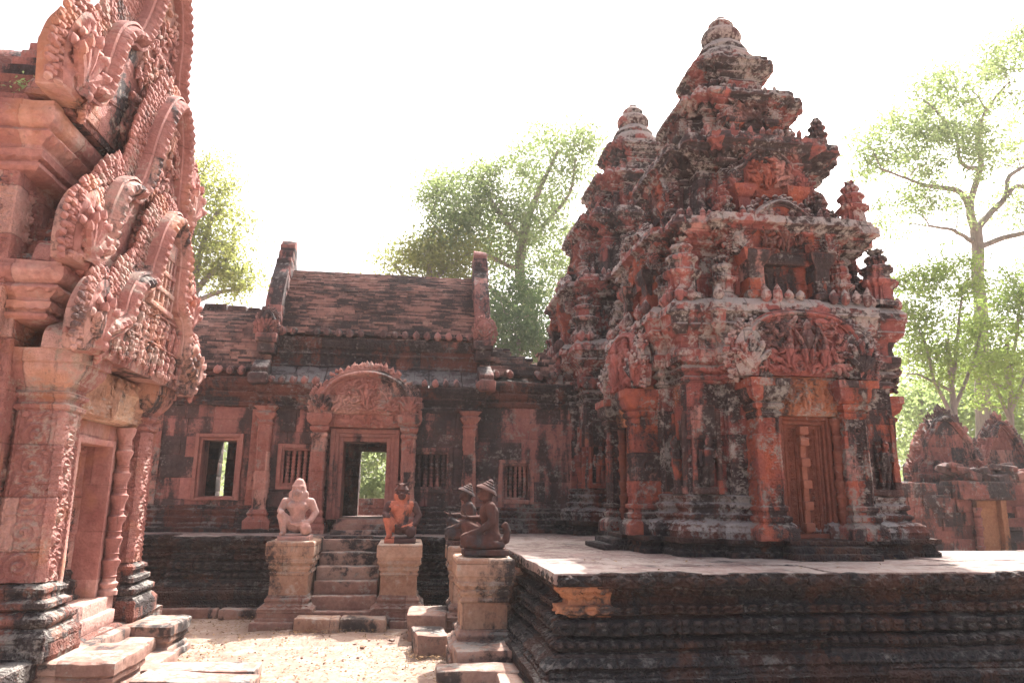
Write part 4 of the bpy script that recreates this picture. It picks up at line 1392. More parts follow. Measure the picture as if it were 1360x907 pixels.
def baluster_window(t, x0, x1, z0, z1, y, n, closed=True):
    fr = wmb(t)
    for w, dy in ((.07, 0.0), (.035, .035)):
        off = 0 if w == .07 else .07
        a0, a1, b0, b1 = x0 + off, x1 - off, z0 + off, z1 - off
        fr.b2(a0, a0 + w, y + dy, y + .25, b0, b1, .008, .1)
        fr.b2(a1 - w, a1, y + dy, y + .25, b0, b1, .008, .1)
        fr.b2(a0 + w, a1 - w, y + dy + .002, y + .25, b1 - w, b1, .008, .1)
        fr.b2(a0 + w, a1 - w, y + dy + .002, y + .25, b0, b0 + w, .008, .1)
    f = fr.build('window', M['frame'], t, [(.005, 3)])
    i0, i1 = x0 + .105, x1 - .105
    for k in range(n):
        mb = wmb(t)
        x = i0 + (i1 - i0) * (k + .5) / n
        colonette(mb, x, y + .13, z0 + .10, z1 - .10, (i1 - i0) / n * .30)
        mb.build('baluster', M['frame'], f, [(.004, 5)])
    # black panel standing in for the interior shade behind the bars
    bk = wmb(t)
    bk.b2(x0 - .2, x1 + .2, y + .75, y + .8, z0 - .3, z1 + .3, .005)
    bk.build('shade_backing', M['black'], f, None)

def vault_pts(y0, z0, y1, z1, n, bulge=.5):
    """corbelled curve from the eave (y0, z0) up to the ridge (y1, z1)"""
    f = np.linspace(0, 1, n)
    a = f * math.pi / 2
    y = y0 + (y1 - y0) * ((1 - bulge) * f + bulge * (1 - np.cos(a)))
    z = z0 + (z1 - z0) * ((1 - bulge) * f + bulge * np.sin(a))
    return y, z

def brick_roof(mb, x0, x1, y0, z0, y1, z1, rng, rows, keep=lambda x, f: True, slope=0):
    y, z = vault_pts(y0, z0, y1, z1, rows + 1)
    for r in range(rows):
        x = x0 - rng.uniform(0, .2)
        hh = z[r + 1] - z[r]
        while x < x1:
            l = rng.uniform(.12, .34)
            a, b = max(x, x0), min(x + l, x1)
            x += l
            if b - a < .03 or not keep((a + b) / 2, r / rows):
                continue
            q = rng.uniform(-.011, .010)
            if rng.random() < .06: q += .03
            mb.box(((a + b) / 2, (y[r] + y[r + 1]) / 2 + .09 + q, (z[r] + z[r + 1]) / 2), (b - a - .004, .20, hh + .004 + rng.uniform(-.006, .004)), .009, None, rz=rng.uniform(-.02, .02), tilt=(rng.uniform(-.05, .02), rng.uniform(-.010, .010)))

def eave_tiles(mb, x0, x1, y, z, rng, gap=.225, keep=1.0, r=.095):
    for x in np.arange(x0 + gap / 2, x1, gap):
        if rng.random() > keep: continue
        k = rng.uniform(.85, 1.1)
        # round tile end with the tile running back up the roof
        mb.tube([(x, y - .02, z), (x, y + .15, z + .06), (x, y + .4, z + .17)], [r * k, r * .95 * k, r * .8], 10)
        mb.lumps([(x, y - .025, z + .02)], [(r * 2.1 * k, .09, r * 2.4 * k)], [(rng.uniform(-.1, .1), 0, 1)])

def gable(mb, x0, x1, pts, seed=0):
    """upright gable end between x0 and x1; pts = outline (y, z)"""
    c = catmull(pts, .06)
    P = []
    for x, s in ((x0, 1), (x0 + .03, 1), (x0 + .031, 1), ((x0 + x1) / 2, 1), (x1 - .031, 1), (x1 - .03, 1), (x1, 1)):
        P.append(np.stack([np.full(len(c), x), c[:, 0], c[:, 1]], -1))
    mb.grid(np.array(P))
    for x in (x0, x1):
        foot = np.stack([np.linspace(c[-1, 0], c[0, 0], 12), np.full(12, c[0, 1])], 1)
        ring = np.concatenate([c, foot[1:-1]])
        cen = np.array([c[:, 0].mean(), c[0, 1] + .3])
        f = np.linspace(0, 1, 6)
        G = cen + (ring - cen)[:, None] * f[None, :, None]
        mb.grid(np.stack([np.full(G.shape[:2], x), G[..., 0], G[..., 1]], -1), wrap=True)

def make_hall():
    rng = random.Random(31)
    t = thing('temple_hall', 'long central hall with mossy brick roof, balustered windows and a doorway under a round pediment', 'temple building', (-.7, 13.4, 1.03))
    B = lambda name, mb, m, er=ER, **k: mb.build(name, M[m], t, er, **k)
    door = (-1.13, -.44, 1.0, 2.47)
    winL, winR, win3, winW = (-2.17, -1.50, 1.70, 2.42), (-.05, .66, 1.66, 2.40), (1.44, 2.06, 1.50, 2.24), (-3.50, -2.76, 1.52, 2.58)
    # base mouldings
    mb = wmb(t)
    bp = [(.26, 1.0), (.26, 1.10), (.20, 1.115), (.20, 1.16), (.14, 1.19), (.16, 1.22), (.16, 1.255), (.09, 1.28), (.09, 1.31), (.11, 1.33), (.11, 1.365), (.04, 1.39), (.04, 1.43), (.0, 1.45)]
    dl, dr = -1.34, -.23
    mb.sweep([(-6, 12.42), (-2.40, 12.42), (-2.40, 12.2), (dl, 12.2)], bp, closed=False, ds=.03, dp=.015, orn={4: petals(.12, .01), 8: beads(.05, .008)}, cell=(.5, 3, .03), seed=4)
    mb.sweep([(dr, 12.2), (1.06, 12.2), (1.06, 12.42), (2.9, 12.42)], bp, closed=False, ds=.03, dp=.015, orn={4: petals(.12, .01), 8: beads(.05, .008)}, cell=(.5, 3, .03), seed=5)
    B('moulded_base', mb, 'wall_dark', ER2)
    # walls
    mb = wmb(t)
    ashlar(mb, -2.38, 1.04, 1.42, 3.02, 12.2, .45, [(-1.34, -.23, 1.0, 2.62), winL, winR], rng)
    ashlar(mb, -6.0, -2.38, 1.42, 3.06, 12.42, .4, [winW], rng)
    ashlar(mb, 1.04, 2.95, 1.42, 3.30, 12.42, .4, [win3], rng)
    B('wall', mb, 'wall', [(.008, 2.4), (.003, 9)])
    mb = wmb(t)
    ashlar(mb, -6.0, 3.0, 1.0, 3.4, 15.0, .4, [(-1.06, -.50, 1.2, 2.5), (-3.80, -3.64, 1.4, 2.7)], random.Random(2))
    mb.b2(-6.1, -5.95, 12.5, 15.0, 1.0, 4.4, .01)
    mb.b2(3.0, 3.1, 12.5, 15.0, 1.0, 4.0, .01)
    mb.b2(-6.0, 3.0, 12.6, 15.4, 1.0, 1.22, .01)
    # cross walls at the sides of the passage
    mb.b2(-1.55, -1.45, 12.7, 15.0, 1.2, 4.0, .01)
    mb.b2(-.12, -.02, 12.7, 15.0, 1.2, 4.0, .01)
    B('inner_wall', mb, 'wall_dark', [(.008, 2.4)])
    # doorway: nested frame, threshold steps
    mb = wmb(t)
    for k, (w, y) in enumerate(((.075, 12.02), (.06, 12.05), (.07, 12.09))):
        o = (.205, .13, .07)[k]
        a0, a1, zt = door[0] - o, door[1] + o, door[3] + o
        mb.b2(a0, a0 + w, y, 12.6, 1.24, zt, .008, .1)
        mb.b2(a1 - w, a1, y, 12.6, 1.24, zt, .008, .1)
        mb.b2(a0 + w, a1 - w, y + .002, 12.6, zt - w, zt, .008, .1)
    B('door_frame', mb, 'frame', [(.006, 2.5)])
    mb = wmb(t)
    for j, (y, z, e) in enumerate(((11.56, 1.10, .0), (11.74, 1.18, .03), (11.90, 1.26, .06))):
        mb.b2(-1.22 + e, -.34 - e, y, 12.4, z - .12, z, .015, .05)
    B('door_step', mb, 'step', ER2)
    for cx in (-1.50, -.08):
        mb = wmb(t)
        mb.sweep(rect(cx - .10, cx + .10, 11.86, 12.25), [(.07, 1.03), (.07, 1.14), (.04, 1.19), (.05, 1.22), (.05, 1.26), (.01, 1.29), (.03, 1.32), (.03, 1.36), (0, 1.40), (0, 2.50), (.03, 2.53), (.03, 2.57), (.0, 2.59), (.04, 2.63), (.05, 2.68), (.02, 2.70), (.08, 2.76), (.10, 2.81), (.10, 2.90)], ds=.016, dp=.016, orn={8: face_scroll(.2, .39, 1.1, .026)}, cap=True, capn=3, cell=(3, .5, .01))
        B('pilaster', mb, 'hall_carved')
    for cx in (-2.38, .92):
        mb = wmb(t)
        mb.sweep(rect(cx - .10, cx + .10, 12.06, 12.4), [(.10, 1.03), (.10, 1.2), (.04, 1.28), (.06, 1.32), (.0, 1.42), (0, 2.72), (.03, 2.75), (.0, 2.79), (.05, 2.85), (.07, 2.90), (.02, 2.93), (.09, 3.0)], ds=.02, dp=.02, orn={4: face_scroll(.2, .34, 1.3, .024)}, cap=True, capn=3, cell=(3, .4, .02))
        B('pilaster', mb, 'hall_carved')
    for (a, b) in ((-4.3, -4.05), (-2.66, -2.50)):
        mb = wmb(t)
        mb.relief(a, b, 1.45, 3.0, 12.39, lambda X, Z: .02 * scrolls(b - a - .06)(X, Z, (a + b) / 2), .014, .02)
        B('pilaster', mb, 'hall_carved')
    # door lintel and round pediment
    mb = wmb(t)
    mb.b2(-1.40, -.18, 11.92, 12.3, 2.69, 2.985, .012, .06)
    cl = clutter(13, 77)
    mb.relief(-1.39, -.19, 2.70, 2.975, 11.917, lambda X, Z: .05 * cl(X, Z), .012, .02)
    B('lintel', mb, 'hall_carved')
    T = Matrix.Translation(Vector((-.79, 11.84, 0)) - t.location)
    def ty(mb):
        r2 = random.Random(9)
        foliage_relief(mb, lambda x, z: x * x + (z - 2.95) ** 2 * 1.1 < .28, (-.6, .6, 2.95, 3.5), -.055, 330, r2, (.04, .075), .05)
        little_figure(mb, 0, 3.02, -.09, .36)
    pediment(t, T, [(.66, 2.90), (.73, 3.0), (.68, 3.16), (.60, 3.31), (.47, 3.43), (.30, 3.51), (.13, 3.55), (0, 3.56)], 0, .34, .13, (M['hall_carved'], M['hall_carved'], M['hall_carved']), rng, .09, ty, .03, .55, True, naga_h=.44, gap=.04)
    # crest stones left on top of the pediment
    mb = MB(T)
    C, S, D = [], [], []
    for x in (-.46, -.36, -.26, -.02, .05, .20, .30, .42, .52, -.12):
        C.append((x * .9, .08, 3.66 - x * x * .6)); S.append((.13, .12, rng.uniform(.16, .30))); D.append((x * .3 + rng.uniform(-.2, .2), 0, 1))
    for x in (-.2, .08, .16):
        mb.box((x, .1, 3.64), (.16, .14, .12), .02, .04, rz=.3)
    mb.lumps(C, S, D)
    B('pediment_crest', mb, 'hall_carved', ER2)
    # windows
    for w in (winL, winR):
        baluster_window(t, *w, 12.16, 5)
    baluster_window(t, *win3, 12.39, 5)
    mb = wmb(t)
    a0, a1, b0, b1 = winW
    for w, o, y in ((.06, .0, 12.34), (.045, .06, 12.38)):
        mb.b2(a0 + o, a0 + o + w, y, 12.8, b0 + o * .6, b1 - o, .008, .1)
        mb.b2(a1 - o - w, a1 - o, y, 12.8, b0 + o * .6, b1 - o, .008, .1)
        mb.b2(a0 + o + w, a1 - o - w, y + .002, 12.8, b1 - o - w, b1 - o, .008, .1)
        mb.b2(a0 + o + w, a1 - o - w, y + .002, 12.8, b0 + o * .6, b0 + o * .6 + w * .6, .008, .1)
    B('window_frame', mb, 'frame', [(.006, 2.5)])
    # cornices
    cp = [(.0, 2.98), (.04, 3.0), (.04, 3.05), (.0, 3.07), (.0, 3.10), (.06, 3.14), (.08, 3.19), (.05, 3.21), (.12, 3.27), (.15, 3.32), (.15, 3.38), (.05, 3.40)]
    mb = wmb(t)
    mb.sweep([(-2.45, 12.6), (-2.45, 12.17), (1.10, 12.17), (1.10, 12.6)], cp, closed=False, ds=.03, dp=.015, orn={4: beads(.07, .01), 7: petals_dn(.12, .015)}, cell=(.5, 3, .03), seed=2)
    c2 = [(a, 3.02 + (b - 2.98) * 1.2) for a, b in cp]
    mb.sweep([(-6, 12.40), (-2.45, 12.40)], c2, closed=False, ds=.03, dp=.015, orn={7: petals_dn(.12, .015)}, cell=(.5, 3, .03), seed=3)
    c3 = [(a, 3.12 + (b - 2.98) * 1.05) for a, b in cp]
    mb.sweep([(1.10, 12.40), (2.95, 12.40)], c3, closed=False, ds=.03, dp=.015, orn={7: petals_dn(.12, .015)}, cell=(.5, 3, .03), seed=3)
    B('cornice', mb, 'wall_dark', ER2)
    # lower half-vault of grey slabs over the porch
    mb = wmb(t)
    r3 = random.Random(4)
    x = -2.5
    while x < 1.12:
        l = min(r3.uniform(.4, .7), 1.14 - x)
        mb.box((x + l / 2, 12.34, 3.56 + r3.uniform(-.012, .012)), (l - .01, .62, .10), .02, .08, tilt=(rad(34), 0))
        x += l
    B('porch_roof', mb, 'roofslab', ER2)
    # upper wall band
    mb = wmb(t)
    ashlar(mb, -2.42, 1.08, 3.55, 4.02, 12.62, .3, [], rng, .24, .6)
    up = [(.0, 3.72), (.03, 3.74), (.03, 3.80), (.0, 3.82), (.02, 3.95), (.06, 4.0), (.03, 4.02), (.03, 4.06), (.09, 4.12), (.13, 4.20), (.13, 4.27), (.03, 4.29)]
    mb.sweep([(-2.50, 12.60), (1.14, 12.60)], up, closed=False, ds=.03, dp=.015, orn={4: beads(.06, .01), 7: petals_dn(.1, .014)}, cell=(.6, 3, .03), seed=8)
    B('upper_cornice', mb, 'wall_dark', ER2)
    # eaves
    mb = wmb(t)
    eave_tiles(mb, -2.40, 1.08, 12.46, 4.33, rng, .19, .93, .062)
    B('eave_tiles', mb, 'wall', ER2)
    mb = wmb(t)
    eave_tiles(mb, -2.45, -1.62, 12.04, 3.43, rng, .18, .95, .055)
    eave_tiles(mb, .05, 1.12, 12.04, 3.43, rng, .18, .85, .055)
    B('eave_tiles', mb, 'wall', ER2)
    mb = wmb(t)
    eave_tiles(mb, -6.0, -2.50, 12.26, 3.60, rng, .19, .8, .058)
    B('eave_tiles', mb, 'wall', ER2)
    mb = wmb(t)
    eave_tiles(mb, 1.25, 2.95, 12.26, 3.66, rng, .25, .75, .07)
    B('eave_tiles', mb, 'ruin', ER2 + [(.02, 5)])
    # brick vaults
    RY, RZ = 13.6, 5.78
    mb = wmb(t)
    brick_roof(mb, -2.38, 1.03, 12.62, 4.36, RY, RZ, rng, 48)
    B('brick_roof', mb, 'brick', [(.006, 5)], angle=30)
    mb = wmb(t)
    for (x0, x1, y0, z0, y1, z1, yb, zb) in ((-2.40, 1.05, 12.72, 4.25, RY, RZ - .05, 15.0, 3.9), (-6, -2.4, 12.46, 3.55, 13.45, 4.85, 15.0, 3.4), (1.05, 2.95, 12.5, 3.55, 13.6, 3.9, 15.0, 3.4)):
        y, z = vault_pts(y0, z0, y1, z1, 10)
        y = np.append(y, yb); z = np.append(z, zb)
        mb.grid(np.stack([np.stack([np.full(len(y), x), y, z], -1) for x in (x0, x1)]))
    B('vault_core', mb, 'wall_dark', None)
    mb = wmb(t)
    brick_roof(mb, -6.0, -2.45, 12.40, 3.66, 13.45, 4.92, rng, 36)
    B('brick_roof', mb, 'brick', [(.006, 5)], angle=30)
    mb = wmb(t)
    def kp(x, f):
        top = .95 - .55 * min(1, max(0, (x - 1.1) / .9)) + .45 * max(0, (x - 2.1)) + .12 * math.sin(x * 17)
        return f < top and rng.random() < .93
    brick_roof(mb, 1.10, 2.95, 12.44, 3.70, 13.3, 4.42, rng, 15, kp)
    r4 = random.Random(6)
    for k in range(46):
        x = r4.uniform(1.2, 2.95)
        mb.box((x, r4.uniform(12.6, 13.2), 3.85 + r4.uniform(0, .32) * (1 - .5 * math.sin((x - 1.2) * 2))), (r4.uniform(.12, .3), r4.uniform(.12, .25), r4.uniform(.06, .14)), .02, None, rz=r4.uniform(-.6, .6), tilt=(r4.uniform(-.3, .3), r4.uniform(-.3, .3)))
    B('brick_roof', mb, 'brick', [(.01, 5)], angle=30, label='broken brick roof beside the tower')
    # ridge stones of the left wing
    mb = wmb(t)
    x = -5.9
    while x < -2.7:
        l = r4.uniform(.22, .42)
        mb.b2(x, x + l - .03, 13.36, 13.6, 4.86, 4.98 + r4.uniform(-.02, .03), .02, .06)
        x += l
    B('ridge_stones', mb, 'wall_dark', ER2)
    # gable ends
    for (x0, x1) in ((-2.64, -2.38), (1.02, 1.27)):
        mb = wmb(t)
        gable(mb, x0, x1, [(12.36, 3.95), (12.34, 4.30), (12.50, 4.62), (12.62, 5.0), (12.82, 5.4), (13.1, 5.75), (13.38, 6.1), (13.6, 6.36), (13.82, 6.1), (14.1, 5.75), (14.4, 5.4), (14.6, 5.0), (14.8, 4.3), (14.8, 3.95)])
        # worn courses of stone up the front edge
        for j in range(11):
            f = j / 10
            yy = 12.38 + f * 1.05 + .06 * math.sin(f * 6); zz = 4.40 + f * 1.72
            mb.box(((x0 + x1) / 2 + rng.uniform(-.015, .015), yy + .14, zz), (x1 - x0 + .03, .34, .19), .03, .05, tilt=(rad(-8), rng.uniform(-.05, .05)))
        o = B('gable_end', mb, 'wall', ER2 + [(.02, 2)])
        # figure block at the gable's foot, carried on a corbel
        mb = wmb(t)
        s = -1 if x0 < 0 else 1
        cx = (x0 + x1) / 2
        mb.box((cx, 12.38, 4.18), (.36, .34, .16), .03, .04)
        mb.box((cx, 12.44, 4.02), (.28, .34, .18), .03, .04)
        naga_end(mb, cx, 4.26, 12.30, s, .42, rng)
        mb.box((cx + s * .02, 12.16, 3.62), (.26, .4, .24), .04, .04, tilt=(rad(30), 0))
        mb.box((cx + s * .03, 12.0, 3.44), (.30, .3, .20), .05, .04)
        B('gable_foot', mb, 'wall', ER2 + [(.015, 4)])
    return t
# ------------------------------------------------------------------ seated statues
def plinth(t, w, d, h, m):
    mb = MB()
    mb.box((0, 0, h / 2), (w, d, h), .015, .03)
    mb.build('plinth', m, t, [(.008, 4), (.004, 15)])

def guardian(label, loc, rz, m, variant):
    t = thing('guardian_statue', label, 'statue', loc, rz, 'kneeling guardians of the central stair')
    h = .075
    plinth(t, .46, .40, h, m)
    Z = lambda x, y, z: (x, y, z + h)
    it = [('e', Z(0, .03, .15), (.135, .12, .12)),                                     # pelvis
          ('t', [Z(0, .03, .15), Z(0, .02, .27), Z(0, .01, .38)], [.12, .112, .125]),    # belly to chest
          ('e', Z(0, -.005, .40), (.165, .10, .105)),
          ('e', Z(-.07, -.075, .42), (.07, .045, .055)), ('e', Z(.07, -.075, .42), (.07, .045, .055)),
          ('t', [Z(-.15, .01, .47), Z(.15, .01, .47)], [.065, .065]),
          ('t', [Z(0, 0, .47), Z(0, -.01, .56)], [.07, .062]),
          # raised leg on the viewer's left
          ('t', [Z(-.07, .0, .14), Z(-.20, -.13, .27)], [.085, .068]),
          ('t', [Z(-.20, -.13, .27), Z(-.175, -.13, .15), Z(-.165, -.11, .04)], [.064, .056, .042]),
          ('t', [Z(-.165, -.09, .03), Z(-.185, -.19, .02)], [.036, .026]),
          # kneeling leg
          ('t', [Z(.08, .0, .13), Z(.15, -.15, .10)], [.088, .078]),
          ('t', [Z(.15, -.15, .075), Z(.16, .02, .055), Z(.13, .15, .045)], [.072, .06, .042]),
          # arms
          ('t', [Z(-.185, .01, .47), Z(-.245, .0, .345), Z(-.215, -.115, .315)], [.062, .048, .040]),
          ('e', Z(-.205, -.145, .335), (.040, .05, .026)),
          ('t', [Z(.185, .01, .47), Z(.262, .01, .32), Z(.20, -.09, .20), Z(.12, -.15, .165)], [.062, .050, .044, .034]),
          ('e', Z(.085, -.165, .16), (.050, .035, .028)),
          ]
    for k in range(4):
        it.append(('t', [Z(-.222 + .012 * k, -.165, .34), Z(-.226 + .014 * k, -.198, .322), Z(-.224 + .014 * k, -.208, .295)], [.0105, .0095, .008]))
        it.append(('t', [Z(.065 + .004 * k, -.175 - .002 * k, .178 - .013 * k), Z(.03, -.19, .172 - .013 * k), Z(.012, -.185, .160 - .012 * k)], [.0105, .0095, .008]))
    it.append(('t', [Z(-.18, -.15, .345), Z(-.165, -.18, .33)], [.012, .009]))
    it.append(('t', [Z(.10, -.185, .185), Z(.085, -.205, .195)], [.012, .009]))
    if variant == 0:      # monkey-faced, pale, tall mane
        it += [('t', [Z(0, .0, .56), Z(0, .01, .66), Z(0, .01, .74)], [.112, .105, .075]),
               ('e', Z(0, -.085, .60), (.075, .06, .052)), ('e', Z(0, -.09, .575), (.06, .05, .03)),
               ('e', Z(-.035, -.092, .665), (.026, .022, .02)), ('e', Z(.035, -.092, .665), (.026, .022, .02)),
               ('t', [Z(-.07, -.085, .69), Z(.07, -.085, .69)], [.022, .022]),
               ('e', Z(-.115, .0, .57), (.03, .045, .06)), ('e', Z(.115, .0, .57), (.03, .045, .06)), ('e', Z(0, -.13, .625), (.025, .025, .02))]
    else:
        it += [('t', [Z(0, .0, .58), Z(0, -.005, .66)], [.088, .088]),
               ('t', [Z(-.055, -.075, .675), Z(.055, -.075, .675)], [.02, .02]),
               ('e', Z(-.035, -.085, .655), (.022, .018, .018)), ('e', Z(.035, -.085, .655), (.022, .018, .018)),
               ('e', Z(-.10, .01, .60), (.022, .03, .06)), ('e', Z(.10, .01, .60), (.022, .03, .06))]
    fuse('body', it, m, t, .0085, 3)
    sash = [('t', [Z(-.12, -.06, .20), Z(-.06, -.13, .165), Z(0, -.15, .155), Z(.06, -.14, .165), Z(.13, -.06, .20)], [.02, .022, .024, .022, .02]),
            ('t', [Z(-.14, .03, .20), Z(0, .13, .2), Z(.14, .03, .2)], [.02, .02, .02])]
    if variant == 0:
        fuse('belt', sash, m, t, .008, 1)
        mb = MB()
        mb.lathe([(.10, h + .70), (.098, h + .72), (.085, h + .735), (.082, h + .75), (.06, h + .765), (.055, h + .78), (.03, h + .80), (.012, h + .82), (0, h + .825)], (0, .01, 0), 20)
        mb.build('crown', M['statue_pink'], t, ER)
    else:
        fuse('belt', sash, M['statue_dark'], t, .008, 1)
        fuse('muzzle', [('e', Z(0, -.10, .605), (.060, .055, .05)), ('e', Z(0, -.115, .585), (.052, .05, .04)), ('e', Z(0, -.145, .63), (.022, .018, .018))], M['statue_dark'], t, .007, 1)
        mb = MB()
        mb.lathe([(.105, h + .68), (.11, h + .70), (.10, h + .72), (.085, h + .74), (.07, h + .765), (.05, h + .785), (.03, h + .80), (0, h + .81)], (0, 0, 0), 20)
        mb.tube([(-.02, -.05, h + .76), (-.06, -.06, h + .785), (-.10, -.055, h + .775)], [.022, .015, .006], 8)
        mb.tube([(.02, -.05, h + .76), (.06, -.06, h + .785), (.09, -.055, h + .80)], [.022, .015, .006], 8)
        mb.build('crown', M['statue_dark'], t, ER)
    return t

def attendant(label, loc, rz):
    t = thing('seated_statue', label, 'statue', loc, rz, 'seated figures of the side stair')
    m = M['statue_dark']
    h = .07
    plinth(t, .44, .52, h, m)
    Z = lambda x, y, z: (x, y, z + h)
    it = [('e', Z(0, .05, .13), (.135, .13, .12)),
          ('t', [Z(0, .05, .13), Z(0, .06, .26), Z(0, .04, .40)], [.12, .095, .115]),
          ('e', Z(0, .02, .41), (.155, .095, .11)),
          ('t', [Z(-.14, .04, .48), Z(.14, .04, .48)], [.058, .058]),
          ('t', [Z(0, .03, .48), Z(0, .015, .57)], [.056, .052]),
          # head
          ('e', Z(0, .005, .63), (.075, .088, .095)), ('e', Z(0, -.045, .60), (.052, .045, .055)), ('e', Z(0, -.085, .615), (.017, .022, .018)), ('e', Z(0, -.08, .585), (.03, .018, .012)),
          ('e', Z(-.03, -.075, .635), (.018, .012, .010)), ('e', Z(.03, -.075, .635), (.018, .012, .010)),
          ('e', Z(.078, .02, .61), (.014, .026, .05)), ('e', Z(-.078, .02, .61), (.014, .026, .05)),
          # near leg folded down
          ('t', [Z(.08, .03, .12), Z(.13, -.22, .095)], [.09, .078]),
          ('t', [Z(.13, -.22, .075), Z(.15, -.02, .055), Z(.11, .18, .045)], [.072, .058, .040]),
          # far leg, knee up
          ('t', [Z(-.08, .0, .13), Z(-.13, -.21, .255)], [.088, .066]),
          ('t', [Z(-.13, -.21, .255), Z(-.13, -.20, .14), Z(-.13, -.17, .04)], [.062, .055, .042]),
          ('t', [Z(-.13, -.15, .03), Z(-.14, -.26, .022)], [.034, .026]),
          # near arm: straight down to the knee
          ('t', [Z(.17, .04, .47), Z(.20, .06, .31), Z(.165, -.08, .205), Z(.14, -.19, .175)], [.058, .046, .040, .031]),
          ('e', Z(.135, -.225, .17), (.034, .045, .022)),
          # far arm: forearm on the raised knee, hand held out
          ('t', [Z(-.17, .04, .47), Z(-.21, .0, .33), Z(-.15, -.17, .335)], [.058, .045, .034]),
          ('e', Z(-.14, -.21, .35), (.032, .045, .022)),
          # curled tail
          ('t', [Z(0, .16, .06), Z(.02, .24, .10), Z(.02, .26, .20), Z(.02, .235, .27), Z(.02, .20, .25)], [.045, .045, .04, .034, .022])]
    for k in range(4):
        it.append(('t', [Z(.115 + .014 * k, -.245, .172), Z(.115 + .015 * k, -.282, .155), Z(.117 + .015 * k, -.295, .13)], [.0105, .0095, .008]))
        it.append(('t', [Z(-.162 + .014 * k, -.24, .355), Z(-.164 + .015 * k, -.278, .372), Z(-.163 + .015 * k, -.30, .392)], [.0105, .0095, .008]))
    it.append(('t', [Z(.105, -.215, .175), Z(.09, -.245, .165)], [.012, .009]))
    it.append(('t', [Z(-.11, -.21, .365), Z(-.10, -.225, .40)], [.012, .009]))
    fuse('body', it, m, t, .0085, 3)
    hat = MB(Matrix.Translation((0, .015, h + .675)) @ Matrix.Rotation(rad(-26), 4, 'X') @ Matrix.Scale(.84, 4))
    hat.lathe([(.06, -.02), (.10, -.012), (.155, -.035), (.162, -.028), (.15, -.005), (.12, .02), (.095, .035), (.105, .045), (.085, .062), (.068, .07), (.076, .082), (.055, .10), (.042, .106), (.048, .118), (.028, .138), (.014, .15), (0, .155)], (0, 0, 0), 28)
    hat.build('cone_hat', m, t, [(.004, 6)])
    return t

